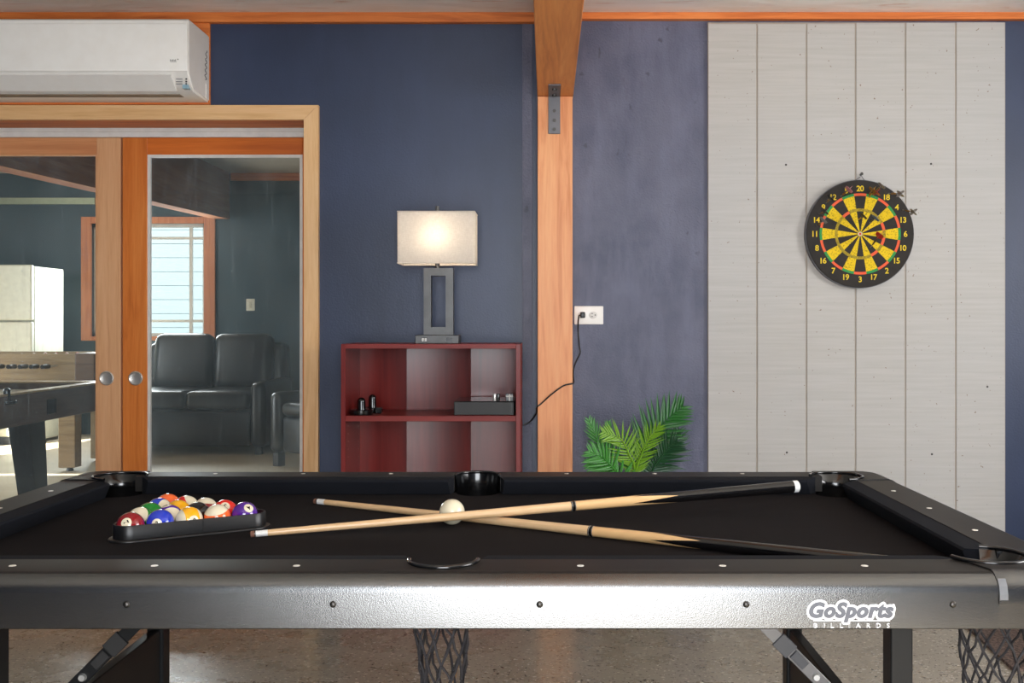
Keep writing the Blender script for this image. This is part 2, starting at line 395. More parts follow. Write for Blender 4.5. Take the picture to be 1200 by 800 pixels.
# the next room, seen through the doors
WX0, WX1, WZ0, WZ1 = X(108, YN), X(240, YN), Z(394, YN), Z(262, YN)
wf = B(); NZ = Z(214, YN)
box(wf, -6.65, WX0, YN, YN+.15, 0, NZ+.1); box(wf, WX1, -1, YN, YN+.15, 0, NZ+.1)
box(wf, WX0, WX1, YN, YN+.15, 0, WZ0); box(wf, WX0, WX1, YN, YN+.15, WZ1, NZ+.1)
tag(obj('wall_far', wf, M['navy_far']), 'dark teal far wall of the next room', kind='structure')
wl = B()
box(wl, -6.65, -6.5, 4.56, 6.2, 0, NZ+.1); box(wl, -6.65, -6.5, 8.1, YN, 0, NZ+.1); box(wl, -6.65, -6.5, 6.2, 8.1, 2.6, NZ+.1)
tag(obj('wall_far_left', wl, M['navy_far']), 'teal wall with a wide opening in the next room', kind='structure')
tag(obj('wall_far_right', bx(-1.0, -0.85, 4.56, YN, 0, NZ+.1), M['navy_far']), 'teal right wall of the next room', kind='structure')
tag(obj('ceiling_far', bx(-6.65, -0.85, 4.56, YN+.15, NZ+.1, NZ+.2), pbr('tan_ceiling', lin(176, 164, 146), 0.6, bscale=3, bstr=0.3, bdist=0.02)), 'tan ceiling of the next room', kind='structure')
tag(obj('trim_5', bx(-3.39, -1, YN-.03, YN, NZ+0.02, NZ+.1), M['trim']), 'orange board along the far ceiling', kind='structure')
tag(obj('trim_6', bx(X(-60, YN), X(112, YN), YN-.03, YN, Z(239.5, YN), Z(232, YN)), pbr('pale_green_trim', lin(176, 186, 160), 0.5)), 'pale level strip on the far wall above the fridge', kind='structure')
bb = B()
zb = lambda y: 2.307-(11.17-y)*0.030
t = bmesh.new(); bxr, bxl = -3.40, -3.56
vv = [t.verts.new(p) for p in ((bxl, 4.6, zb(4.6)), (bxr, 4.6, zb(4.6)), (bxr, 11.17, zb(11.17)), (bxl, 11.17, zb(11.17)),
      (bxl, 4.6, NZ+.1), (bxr, 4.6, NZ+.1), (bxr, 11.17, NZ+.1), (bxl, 11.17, NZ+.1))]
for f in ((0, 3, 2, 1), (4, 5, 6, 7), (0, 1, 5, 4), (1, 2, 6, 5), (2, 3, 7, 6), (3, 0, 4, 7)): t.faces.new([vv[i] for i in f])
merge(bb, t)
tag(obj('ceiling_beam_far', bb, wood('dark_brown_beam', lin(160, 104, 70), lin(176, 118, 80), lin(130, 80, 52), 'Y', 0.9, spec=.05)), 'dark brown beam under the far ceiling', kind='structure')
win = thing('window_1', 'bright window with orange casing and white grid bars in the far wall', kind='structure', loc=(X(174, YN), YN, WZ0))
wm = wood('orange_window_wood', lin(206, 128, 84), lin(216, 146, 100), lin(176, 100, 62), 'Z', 0.5)
e0, e1, ez0, ez1 = X(95, YN-.03), X(252, YN-.03), Z(399, YN-.03), Z(254, YN-.03)
for a in ((e0, WX0, ez0, ez1), (WX1, e1, ez0, ez1), (WX0, WX1, WZ1, ez1), (WX0, WX1, ez0, WZ0)):
    obj('window_casing', bx(a[0], a[1], YN-.035, YN+.001, a[2], a[3], bev=.003, seg=1), wm, win)
for a in ((WX0, WX0+.035, WZ0, WZ1), (WX1-.035, WX1, WZ0, WZ1), (WX0, WX1, WZ1-.035, WZ1), (WX0, WX1, WZ0, WZ0+.035)):
    obj('sash_bar', bx(a[0], a[1], YN+.04, YN+.09, a[2], a[3]), M['white_paint'], win)
for px in (125, 224):
    obj('muntin', bx(X(px, YN+.06)-.016, X(px, YN+.06)+.016, YN+.05, YN+.08, WZ0, WZ1), M['white_paint'], win)
for py in (279, 376):
    obj('muntin', bx(WX0, WX1, YN+.052, YN+.078, Z(py, YN+.06)-.014, Z(py, YN+.06)+.014), M['white_paint'], win)
gm = B(); gm.faces.new([gm.verts.new(p) for p in ((WX0, YN+.065, WZ0), (WX1, YN+.065, WZ0), (WX1, YN+.065, WZ1), (WX0, YN+.065, WZ1))])
obj('glass_pane', gm, M['glass_clean'], win)
tag(obj('ground', bx(-20, 8, YN+.25, 24, -0.2, -0.02), pbr('gravel', lin(150, 144, 132), 0.9, bscale=30)), 'pale ground outside the far window', kind='structure')

# neighbour's house beyond the window
nh = thing('neighbour_house', 'pale blue sided house seen through the far window', 'house', (-5, 14.2, 0))
msid = pbr('pale_blue_siding', lin(70, 84, 94), 0.6)
for i in range(16):
    z0 = i*0.19
    obj('plank', prism(B(), [(14.2, z0), (14.188, z0), (14.196, z0+0.2), (14.2, z0+0.2)], -9.5, -2.0, 'YZ'), msid, nh)
obj('house_wall', bx(-9.5, -2.0, 14.2, 14.4, 0, 3.0), msid, nh)
obj('roof', prism(B(), [(13.75, 2.95), (13.75, 3.1), (15.5, 3.7), (15.5, 3.55)], -9.8, -1.7, 'YZ'), M['white_paint'], nh)

# ------------------------------------------------------------------ things in the next room
fx0, fx1, fy0, fy1, fz = -5.80, X(37, 10.2), 10.2, 10.88, Z(310, 10.2)
fr = thing('refrigerator', 'tall white refrigerator seen through the left glass door', 'refrigerator', (-5.4, 10.5, 0))
mfr = pbr('white_enamel', lin(214, 214, 196), 0.35)
obj('body', bx(fx0, fx1, fy0+.06, fy1, 0.03, fz-0.01, bev=.012), mfr, fr)
zs = Z(376, 10.2)
obj('fridge_door', bx(fx0, fx1, fy0, fy0+.055, 0.08, zs-.006, bev=.014), mfr, fr)
obj('freezer_door', bx(fx0, fx1, fy0, fy0+.055, zs+.006, fz, bev=.014), mfr, fr)
obj('base_grille', bx(fx0+.02, fx1-.02, fy0+.02, fy0+.05, 0.0, 0.08), M['black'], fr)
hb = B(); tube(hb, spline([(fx0+.06, fy0, zs+.05), (fx0+.06, fy0-.04, zs+.08), (fx0+.06, fy0-.04, zs+.3), (fx0+.06, fy0, zs+.33)], 4), .011)
obj('handle', hb, mfr, fr, smooth=40)

# foosball table
ft = thing('foosball_table', 'wooden foosball table in front of the white refrigerator', 'game table', (-4.45, 8.7, 0))
mwt = wood('tan_table_wood', lin(150, 126, 92), lin(166, 142, 104), lin(122, 98, 68), 'X', 0.45)
mwd = wood('brown_table_wood', lin(104, 80, 62), lin(120, 94, 72), lin(80, 60, 46), 'X', 0.4)
Fx0, Fx1, Fy0, Fy1, Ft = -5.15, -3.62, 8.35, 9.1, 0.945
obj('side_panel', bx(Fx0, X(88, Fy0), Fy0, Fy0+.03, .66, Ft, bev=.004), mwt, ft)
obj('side_panel', bx(Fx0, Fx1, Fy1-.03, Fy1, .66, Ft, bev=.004), mwt, ft)
obj('end_panel', bx(X(88, Fy0)+.001, Fx1, Fy0-.01, Fy1-.031, .62, Ft+.004, bev=.006), mwd, ft)
obj('end_panel', bx(Fx0-.03, Fx0-.001, Fy0, Fy1, .62, Ft, bev=.006), mwd, ft)
obj('play_field', bx(Fx0, X(88, Fy0), Fy0+.031, Fy1-.031, .72, .735), pbr('green_field', lin(60, 110, 70), 0.5), ft)
for x in (Fx0+.06, X(82, 8.42)):
    for y in (Fy0+.07, Fy1-.09):
        obj('leg', bx(x-.068, x+.068, y-.06, y+.06, .03, .66, bev=.006), mwt, ft)
        fb = B(); rod(fb, (x, y, 0), (x, y, .03), .03, .02, 12); obj('foot', fb, M['black'], ft)
for i, px in enumerate((10, 24, 37, 50, 63)):
    x = X(px, 8.3); r_ = B(); rod(r_, (x, Fy0-.14, .85), (x, Fy1+.1, .85), .008, n=8)
    rd = obj('player_rod', r_, M['chrome'], ft, smooth=40)
    g = B(); rod(g, (x, Fy0-.24, .85), (x, Fy0-.14, .85), .017, .02, 10); obj('grip', g, M['black'], rd, smooth=40)
    for k in range(3):
        y = Fy0+.16+.2*k; f_ = B(); box(f_, x-.012, x+.012, y-.014, y+.014, .78, .905, bev=.005); lathe(f_, [(0, .93), (.014, .92), (.016, .91), (.01, .9), (0, .9)], 8, Matrix.Translation((x, y, .015)))
        obj('player', f_, pbr('red_player', lin(190, 50, 40), 0.4) if i % 2 else M['white'], rd)

# air hockey table
ah = thing('air_hockey_table', 'brown air hockey table with splayed black legs behind the left door', 'game table', (-3.5, 6.2, 0))
ax1, ax0, ay0, ay1, az = -2.94, -4.12, 5.0, 7.05, 0.80
mah = wood('grey_brown_table', lin(112, 92, 80), lin(126, 104, 90), lin(92, 74, 64), 'Y', 0.35)
mrail = wood('tan_rail', lin(196, 168, 128), lin(208, 182, 142), lin(172, 142, 104), 'Y', 0.35)
for a in ((ax1-.03, ax1, ay0, ay1), (ax0, ax0+.03, ay0, ay1), (ax0+.03, ax1-.03, ay0, ay0+.03), (ax0+.03, ax1-.03, ay1-.03, ay1)):
    obj('apron_panel', bx(a[0], a[1], a[2], a[3], .615, az-.012, bev=.004), mah, ah)
    q = .05
    obj('top_rail', bx(a[0]-(q if a[0] > -3.2 and a[1]-a[0] < .1 else 0), a[1]+(q if a[1] < -4 and a[1]-a[0] < .1 else 0), a[2]-(q if a[2] > 6 and a[3]-a[2] < .1 else 0), a[3]+(q if a[3] < 5.2 else 0), az-.0115, az, bev=.003), mrail, ah)
obj('play_surface', bx(ax0+.031, ax1-.031, ay0+.031, ay1-.031, az-.07, az-.055), pbr('white_playfield', lin(226, 220, 204), 0.25), ah)
pb = B(); p = Vector((ax1, 6.18, Z(476, 6.18))); box(pb, ax1+.0005, ax1+.008, p.y-.055, p.y+.055, p.z-.045, p.z+.045, bev=.003, seg=1)
obj('puck_return', pb, M['gloss'], ah)
for y, s in ((ay1-.95, 1), (ay0+.3, -1)):
    for x in (ax1-.10, ax0+.10):
        lb = B(); t = bmesh.new()
        vv = [t.verts.new(q) for q in ((x-.06, y-.11, .62), (x+.06, y-.11, .62), (x+.06, y+.09, .62), (x-.06, y+.09, .62),
             (x-.05, y+.10*s-.06, .0), (x+.05, y+.10*s-.06, .0), (x+.05, y+.10*s+.06, .0), (x-.05, y+.10*s+.06, .0))]
        for f in ((0, 1, 2, 3), (7, 6, 5, 4), (0, 4, 5, 1), (1, 5, 6, 2), (2, 6, 7, 3), (3, 7, 4, 0)): t.faces.new([vv[i] for i in f])
        bmesh.ops.recalc_face_normals(t, faces=t.faces); merge(lb, t)
        obj('leg', lb, M['matte_black'], ah)
def striker(name, x, y, z, label, group, r=0.048, hh=0.075):
    t = thing(name, label, 'striker', (x, y, z), group)
    b_ = B(); lathe(b_, [(0, 0), (r*.96, 0), (r, .004), (r, .018), (r*.93, .021), (r*.55, .02), (r*.5, .017), (0, .017)], 28, Matrix.Translation((x, y, z)))
    obj('base', b_, M['gloss'], t, smooth=40)
    k = B(); rr = r*.37
    lathe(k, [(0, .0172), (rr*1.05, .0172), (rr, .024), (rr*.98, hh-rr)]+[(rr*math.cos(a*pi/12), hh-rr+rr*math.sin(a*pi/12)) for a in range(1, 6)]+[(0, hh)], 24, Matrix.Translation((x, y, z)))
    obj('knob', k, M['gloss'], t, smooth=50)
p = at(8, 455, 5.55)
striker('air_hockey_striker', X(8, 5.7), 5.7, az-.055, 'black striker on the air hockey table in the next room', None, .05, .09)

# sofa and armchair
ml = pbr('black_leather', lin(26, 29, 33), 0.34, c2=lin(34, 38, 42), nscale=5, bscale=14, bstr=.25, bdist=.01)
def puffy(x0, x1, y0, y1, z0, z1, r):
    return bx(x0, x1, y0, y1, z0, z1, bev=r, seg=4)
sf = thing('leather_sofa', 'black leather two seat sofa under the bright far window', 'sofa', (-3.27, 9.9, 0))
sx0, sx1, sy0 = -4.0, -2.55, 9.42
obj('sofa_base', puffy(sx0+.14, sx1-.14, sy0+.03, 10.45, .07, .40, .03), ml, sf, smooth=40)
for x in (sx0, sx1-.14):
    obj('armrest', puffy(x, x+.14, sy0, 10.5, .06, .655, .06), ml, sf, smooth=40)
mid = (sx0+sx1)/2
for a, c in ((sx0+.145, mid-.004), (mid+.004, sx1-.145)):
    obj('seat_cushion', puffy(a, c, sy0-.01, 10.2, .405, .575, .05), ml, sf, smooth=40)
    bc = puffy(a, c, 0, .22, .0, .55, .085)
    bmesh.ops.transform(bc, matrix=Matrix.Translation((0, 10.12, .56)) @ Matrix.Rotation(-.16, 4, 'X'), verts=bc.verts)
    obj('back_cushion', bc, ml, sf, smooth=40)
obj('sofa_back', puffy(sx0+.05, sx1-.05, 10.32, 10.6, .10, 1.0, .07), ml, sf, smooth=40)
for x in (sx0+.07, sx1-.07):
    for y in (sy0+.06, 10.5): obj('foot', bx(x-.03, x+.03, y-.03, y+.03, 0, .06), M['matte_black'], sf)

ac_ = thing('leather_armchair', 'black leather armchair at the right edge of the right glass door', 'armchair', (X(392, 8.6), 8.75, 0))
RA = Matrix.Translation((X(392, 8.6), 8.75, 0)) @ Matrix.Rotation(math.radians(-38), 4, 'Z')
def rot(bm): bmesh.ops.transform(bm, matrix=RA, verts=bm.verts); return bm
obj('chair_base', rot(puffy(-.28, .28, -.36, .36, .12, .42, .03)), ml, ac_, smooth=40)
obj('seat_cushion', rot(puffy(-.27, .27, -.39, .22, .42, .54, .05)), ml, ac_, smooth=40)
for x in (-.42, .285): obj('armrest', rot(puffy(x, x+.135, -.40, .40, .11, .62, .06)), ml, ac_, smooth=40)
obj('chair_back', rot(puffy(-.38, .38, .24, .46, .3, .99, .09)), ml, ac_, smooth=40)
for x in (-.36, .36):
    for y in (-.33, .36): obj('foot', rot(bx(x-.035, x+.035, y-.035, y+.035, 0, .11)), M['matte_black'], ac_)

sw = thing('light_switch', 'small cream light switch on the teal far wall', 'light switch', at(293.5, 357, YN))
a = at(288.5, 364, YN-.006); c = at(298.5, 350, YN-.006)
mcr = pbr('cream_plastic', lin(232, 226, 206), 0.4)
obj('plate', bx(a.x, c.x, YN-.007, YN, a.z, c.z, bev=.003), mcr, sw)
obj('rocker', bx((a.x+c.x)/2-.012, (a.x+c.x)/2+.012, YN-.012, YN-.0071, a.z+.03, c.z-.03, bev=.002), pbr('ivory', lin(214, 206, 184), 0.4), sw)

# ------------------------------------------------------------------ air conditioner
AX0, AX1 = -2.46, X(247, YW)
AB = 4.385
ACN = thing('air_conditioner', 'white wall mounted air conditioner above the sliding doors', 'air conditioner', (AX1-.5, AB, Z(121, YW)))
at_, ab_ = Z(22, 4.14), Z(121, YW)
d0 = AB-4.125
prof = [(AB, ab_), (AB-.185, Z(107.5, 4.20)), (AB-.225, Z(98, 4.16)), (AB-d0, Z(84, 4.125)), (AB-d0, at_-.03), (AB-d0+.006, at_-.008), (AB-d0+.02, at_), (AB-.005, at_), (AB, at_-.01)]
bb = prism(B(), prof, AX0, AX1, 'YZ')
bmesh.ops.bevel(bb, geom=[e for e in bb.edges if abs(e.verts[0].co.x-e.verts[1].co.x) < 1e-6 and e.verts[0].co.x > AX1-.01], offset=.007, segments=3, affect='EDGES')
obj('casing', bb, M['white'], ACN, smooth=35)
fp = B(); yF = AB-d0
box(fp, AX0+.01, X(220.5, 4.125), yF-.008, yF+.004, Z(84, 4.125), Z(28, 4.125), bev=.004, seg=3)
obj('front_panel', fp, M['white'], ACN, smooth=35)
lp = prism(B(), [(AB-.227, Z(97, 4.16)), (AB-d0-.004, Z(86.5, 4.125)), (AB-d0-.006, Z(88, 4.125)), (AB-.196, Z(107, 4.19)), (AB-.189, Z(106.5, 4.19))], AX0+.02, X(205, 4.17), 'YZ')
obj('louver', lp, M['white'], ACN)
vt = B()
box(vt, AX0+.03, X(207, 4.2), AB-.15, AB-.10, Z(112, 4.27)-.004, Z(111, 4.27)+.002)
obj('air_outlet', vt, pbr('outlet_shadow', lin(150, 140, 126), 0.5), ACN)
mgr = pbr('grey_print', lin(150, 148, 146), 0.6); mdk = pbr('dark_print', lin(84, 80, 80), 0.6)
yl = yF-.0085
def front(px, py, s, size, mat, name, yy=yl, D=4.17, **k):
    p = at(px, py, D); b_ = B(); put_text(b_, s, lambda x, y: Vector((p.x+x, yy, p.z+y)), size, **k)
    return obj(name, b_, mat, ACN)
lb = B(); p = at(203.5, 71, 4.12)
for k in range(5): box(lb, p.x-.013+.005*k, p.x-.0095+.005*k, yl-.0003, yl, p.z-.004, p.z+(.004 if k % 2 == 0 else .002))
box(lb, p.x-.012, p.x+.013, yl-.0003, yl, p.z-.0075, p.z-.0062)
obj('badge', lb, mgr, ACN)
lb = B(); rod(lb, (p.x+.018, yl, p.z+.004), (p.x+.018, yl-.0005, p.z+.004), .0026, n=10); obj('badge_dot', lb, mdk, ACN)
# indicator strip under the front panel, on the sloping face
def slope(px, py):
    t = (py-84)/(98-84)
    y = (AB-d0)+t*((AB-.225)-(AB-d0)); return Vector((X(px, y), y-.0012, Z(py, y)))
for k, py in enumerate((92.6, 95.6, 98.3)):
    p = slope(211, py); q = B(); box(q, p.x-.016, p.x+.010, p.y-.0005, p.y+.002, p.z-.0022, p.z+.0022); obj('indicator_print', q, mgr, ACN)
    p = slope(218.5, py); q = B(); rod(q, p, p+Vector((0, -.0015, 0)), .0038, n=10); obj('indicator_lamp', q, mdk, ACN)
p = slope(218.5, 104); q = B(); box(q, p.x-.012, p.x+.012, 4.162, 4.19, p.z-.002, p.z+.014, bev=.001)
obj('receiver_window', q, pbr('receiver_blue', lin(150, 184, 200), 0.25), ACN)
# logo script drawn up the right side
sc_ = B(); base = Vector((AX1+.0006, 4.33, Z(76, 4.33)))
pts = []
for k in range(46):
    t = k/45
    pts.append(base+Vector((0, .012*math.sin(t*34)*(1-.35*t)+.012*t, -.062+.124*t)))
tube(sc_, pts, .0016, 5)
obj('side_logo', sc_, mdk, ACN)
q = bx(AX1, AX1+.002, 4.335, 4.37, Z(117, 4.36), Z(99, 4.36), bev=.0008, seg=1); obj('side_clip', q, M['white'], ACN)

# ------------------------------------------------------------------ bracket joining beam and post
br = thing('angle_bracket', 'dark steel angle bracket joining the beam and the post', 'bracket', (X(649.5, PY), PY, BZ))
bx0, bx1 = X(642.5, PY), X(656.5, PY)
obj('lower_plate', bx(bx0, bx1, PY-.006, PY, Z(157, PY), BZ-.002, bev=.001, seg=1), M['steel'], br)
obj('upper_plate', bx(bx0, bx1, PY-.21, PY-.0005, BZ-.0065, BZ-.0005, bev=.001, seg=1), M['steel'], br)
for py in (130, 141, 151.5):
    p = at(649.5, py, PY-.006); q = B(); rod(q, p, p+Vector((0, -.005, 0)), .0075, n=6); lathe(q, [(0, .006), (.003, .006), (.003, .004)], 8, align(p, p+Vector((0, -1, 0)))); obj('bolt', q, M['bolt'], br)
for y in (PY-.045, PY-.15):
    p = Vector(((bx0+bx1)/2, y, BZ-.0065)); q = B(); rod(q, p, p+Vector((0, 0, -.006)), .009, n=6); obj('bolt', q, M['bolt'], br)

# ------------------------------------------------------------------ outlet, plug and cord
ol = thing('wall_outlet', 'white wall outlet plate with two sockets right of the post', 'outlet', at(689.5, 369, YW))
a = at(673, 380, YW-.006); c = at(707, 358.5, YW-.006)
obj('cover_plate', bx(a.x, c.x, YW-.007, YW, a.z, c.z, bev=.003), M['white'], ol, smooth=50)
for px in (682, 695):
    p = at(px, 369, YW-.007); q = B(); lathe(q, [(0, .002), (.0155, .002), (.017, .0015), (.0175, 0)], 24, Matrix.Translation(p) @ Matrix.Rotation(pi/2, 4, 'X') @ Matrix.Scale(.86, 4, (0, 1, 0)))
    s_ = obj('socket', q, M['white_paint'], ol, smooth=40)
    q = B()
    for dz in (-.0065, .0065): box(q, p.x-.008, p.x-.0005, p.y-.0026, p.y-.0019, p.z+dz-.0014, p.z+dz+.0014)
    rod(q, p+Vector((.009, -.0019, 0)), p+Vector((.009, -.0026, 0)), .0028, n=10)
    obj('slots', q, pbr('slot_grey', lin(96, 94, 90), 0.6), s_)
pc = thing('power_cord', 'black cord with a plug running from the outlet across the post', 'power cord', at(682, 369, YW))
p = at(682.5, 369, YW-.0105)
obj('plug', bx(p.x-.009, p.x+.011, p.y-.028, p.y, p.z-.0125, p.z+.0125, bev=.003), M['black'], pc, smooth=40)
yy = YW-.006
cp = [Vector((p.x-.009, p.y-.018, p.z)), Vector((p.x-.016, p.y-.014, p.z-.008)), at(677.5, 385, yy), at(679, 405, yy), at(680, 413, yy), at(675, 424, yy), at(671.8, 435, yy),
      Vector((PX1+.005, 4.355, Z(446, 4.35))), Vector((PX1+.001, PY-.004, Z(449, PY))), at(660, 452, PY-.005), at(645, 463, PY-.005), at(634, 473, PY-.005),
      Vector((PX0-.003, PY-.004, Z(477, PY))), Vector((PX0-.006, 4.35, Z(484, 4.35))), at(622, 493, yy), at(614, 497.5, yy), at(608, 497, yy), at(590, 500, YW-.006), at(583, 530, YW-.006), at(583, 640, YW-.006)]
q = B(); tube(q, spline(cp, 6), .0032, 7); obj('cable', q, M['black'], pc, smooth=50)

# ------------------------------------------------------------------ bookcase
KY0, KY1 = 4.06, 4.372
kx0, kx1 = X(399.5, KY0), X(610, KY0); kt = Z(403, KY0); th = .018
bk = thing('bookcase', 'cherry red open bookcase standing left of the wooden post', 'bookcase', ((kx0+kx1)/2, 4.2, 0))
for x in (kx0, kx1-th): obj('side_panel', bx(x, x+th, KY0, KY1, 0, kt, bev=.001, seg=1), M['cherry'], bk)
ix0, ix1 = kx0+th, kx1-th
obj('top_panel', bx(ix0, ix1, KY0, KY1, kt-th, kt, bev=.001, seg=1), M['cherry_h'], bk)
sz = Z(487, KY0+.003)
for k, z in enumerate((sz, .09)):
    obj('shelf', bx(ix0, ix1, KY0+.003, KY1-.008, z-.022, z, bev=.001, seg=1), M['cherry_h'], bk)
obj('kick_board', bx(ix0, ix1, KY0+.02, KY0+.035, 0, .067), M['cherry_h'], bk)
# folded hardboard back: three bowed sections
mback = wood('cherry_back', lin(104, 22, 18), lin(120, 30, 24), lin(78, 14, 12), 'Z', 0.22, 14, spec=.28)
pxs = (423, 477, 552, 617)
for i in range(3):
    x0, x1 = X(pxs[i], KY1), X(pxs[i+1], KY1)
    if i == 2: x1 = ix1
    if i == 0: x0 = ix0
    q = B(); prev = None; N = 24
    for k in range(N+1):
        t = k/N; x = x0+(x1-x0)*t
        wd = x1-x0; y = KY1-.001-(0 if i == 0 else wd*(.0336-.11*t+.09*t*t))
        cur = [q.verts.new((x, y, z)) for z in (.0, kt-th)]
        if prev: q.faces.new([prev[0], cur[0], cur[1], prev[1]])
        prev = cur
    obj('back_panel', q, mback, bk, smooth=60)
q = B()
for px, ds in ((407.5, 0), (419.5, 0)):
    for py in (499, 508, 517, 526, 535):
        D = KY0*(CX-404.5)/(CX-px); p = Vector((ix0+.0002, D, Z(py, D))); rod(q, p, p+Vector((.001, 0, 0)), .0028, n=8)
obj('peg_holes', q, pbr('peg_hole', lin(176, 150, 132), 0.6), bk)

# things on the shelf
striker('air_hockey_striker', X(423.5, 4.115), 4.115, sz, 'front black striker on the bookcase shelf', 'strikers on the bookcase shelf', .046, .068)
striker('air_hockey_striker', X(436.5, 4.225), 4.225, sz, 'rear black striker on the bookcase shelf', 'strikers on the bookcase shelf', .042, .073)
mb = tag(obj('small_block', bx(X(439.5, 4.15), X(446.5, 4.15), 4.15, 4.175, sz, sz+.0245, bev=.003), M['gloss'], loc=(X(443, 4.15), 4.16, sz)), 'small black block beside the rear striker on the shelf', 'block')
bxx = thing('black_box', 'flat black box at the right end of the bookcase shelf', 'box', (X(567, 4.09), 4.2, sz))
b0, b1, bt = X(532, 4.085), X(602.5, 4.085), Z(470, 4.085)
obj('box_body', bx(b0, b1, 4.085, 4.33, sz, bt-.002, bev=.002, seg=1), M['matte_black'], bxx)
obj('glossy_lid', bx(b0+.001, b1-.001, 4.087, 4.329, bt-.0018, bt, bev=.0006, seg=1), pbr('lid_gloss', lin(18, 17, 18), 0.06), bxx)
obj('corner_strip', bx(b0+.010, b0+.0125, 4.084, 4.0855, sz+.004, bt-.004), M['black'], bxx)
obj('corner_strip', bx(b1-.0125, b1-.010, 4.084, 4.0855, sz+.004, bt-.004), M['black'], bxx)
for k, px in enumerate((579.5, 583.8)):
    q = B(); x = X(px, 4.10); lathe(q, [(0, 0), (.0065, 0), (.0068, .001), (.0068, .026), (.006, .0285), (0, .0285)], 16, Matrix.Translation((x, 4.10, bt)))
    tag(obj('battery', q, [M['chrome'], M['gloss']][k], smooth=40, loc=(x, 4.10, bt)), ['shiny silver cylinder standing on the black box', 'glossy black cylinder standing on the black box'][k], 'cylinder')
cb = thing('gift_cube', 'tiny black cube with a pale cross band on the black box', 'cube', (X(597, 4.10), 4.11, bt))
x = X(597, 4.095); cs = .0145
obj('cube_body', bx(x-cs, x+cs, 4.095, 4.124, bt, bt+.029, bev=.0015, seg=1), M['gloss'], cb)
obj('band', bx(x-.0022, x+.0022, 4.0940, 4.0952, bt+.001, bt+.0285), M['white_paint'], cb)
obj('band', bx(x-cs, x+cs, 4.0938, 4.0950, bt+.0165, bt+.0205), M['white_paint'], cb)

# ------------------------------------------------------------------ table lamp
LY = 4.20; lx = X(512.5, LY)
lm = thing('table_lamp', 'lit lamp with rectangular linen shade on the bookcase', 'lamp', (lx, LY, kt))
z1 = Z(392.5, 4.15)
obj('base', bx(X(486.5, 4.14), X(537.5, 4.14), 4.14, 4.26, kt, z1, bev=.002), M['lampmetal'], lm)
mport = pbr('port_white', lin(214, 214, 210), 0.4)
q = bx(X(493.5, 4.14), X(500.5, 4.14), 4.1385, 4.1402, kt+.007, kt+.024); obj('usb_frame', q, M['gloss'], lm)
for px in (495.4, 498.8): obj('usb_port', bx(X(px, 4.14)-.004, X(px, 4.14)+.004, 4.1375, 4.1386, kt+.009, kt+.022), mport, lm)
obj('base_socket', bx(X(523, 4.14), X(529.5, 4.14), 4.138, 4.1402, kt+.008, kt+.023), M['gloss'], lm)
fy0_, fy1_ = 4.175, 4.225
f0, f1, ftop, fbot = X(496.5, fy0_), X(531, fy0_), Z(314, fy0_), z1
i0, i1, itop, ibot = X(505, fy0_), X(522.3, fy0_), Z(323, fy0_), Z(383, fy0_)
for a in ((f0, i0, fbot, ftop), (i1, f1, fbot, ftop), (i0, i1, itop, ftop), (i0, i1, fbot, ibot)):
    obj('frame_bar', bx(a[0], a[1], fy0_, fy1_, a[2], a[3]), M['lampmetal'], lm)
q = B(); zt = Z(247.5, 4.12); zb_ = Z(308, 4.12)
rod(q, (lx, LY, ftop), (lx, LY, zb_+.05), .0095, .0095, 14); obj('neck', q, M['lampmetal'], lm, smooth=40)
s0, s1, sy0_, sy1_ = X(465.5, 4.12), X(556.5, 4.12), 4.12, 4.275
m, nt, b = newmat('linen_shade'); nt.nodes.remove(b); v = coords(nt)
wv = noise(nt, coords(nt, (1, 1, 14)), 60, 3); wh = noise(nt, coords(nt, (14, 1, 1)), 60, 3)
cc = mix(nt, 0.5, ramp(nt, wv, [(0.3, lin(196, 188, 178)), (0.7, lin(228, 222, 214))]), ramp(nt, wh, [(0.3, lin(196, 188, 178)), (0.7, lin(228, 222, 214))]))
df = nt.nodes.new('ShaderNodeBsdfDiffuse'); tl = nt.nodes.new('ShaderNodeBsdfTranslucent'); ms = nt.nodes.new('ShaderNodeMixShader')
nt.links.new(cc, df.inputs[0]); nt.links.new(cc, tl.inputs[0]); ms.inputs[0].default_value = 0.24
nt.links.new(df.outputs[0], ms.inputs[1]); nt.links.new(tl.outputs[0], ms.inputs[2]); nt.links.new(ms.outputs[0], nt.nodes['Material Output'].inputs[0])
M['linen'] = m
q = B(); tk_ = .0025
t = bmesh.new()
o_ = [(s0, sy0_), (s1, sy0_), (s1, sy1_), (s0, sy1_)]
lo = [t.verts.new((x, y, zb_)) for x, y in o_]; hi = [t.verts.new((x, y, zt)) for x, y in o_]
for k in range(4): t.faces.new([lo[k], lo[(k+1) % 4], hi[(k+1) % 4], hi[k]])
bmesh.ops.bevel(t, geom=[e for e in t.edges if abs(e.verts[0].co.z-e.verts[1].co.z) > .1], offset=.006, segments=3, affect='EDGES')
merge(q, t); obj('lamp_shade', q, M['linen'], lm)
for z in (zb_, zt):
    q = B(); tube(q, [(s0, sy0_, z), (s1, sy0_, z), (s1, sy1_, z), (s0, sy1_, z)], .0022, 6, closed=True)
    obj('shade_rim', q, M['linen'], lm)
q = B(); box(q, s0, s1, LY-.002, LY+.002, zt-.012, zt-.009); box(q, lx-.002, lx+.002, sy0_, sy1_, zt-.012, zt-.009); obj('spider', q, M['lampmetal'], lm)
q = B(); rod(q, (lx, LY, zt-.009), (lx, LY, Z(241.5, LY)), .0075, .0075, 14); obj('finial', q, M['lampmetal'], lm, smooth=40)
q = B(); rod(q, (lx, LY, zb_+.0505), (lx, LY, zb_+.075), .014, .014, 14); obj('bulb_holder', q, M['gloss'], lm, smooth=40)
m, nt, b = newmat('bulb_glow'); b.inputs['Emission Color'].default_value = (1, .82, .6, 1); b.inputs['Emission Strength'].default_value = 32
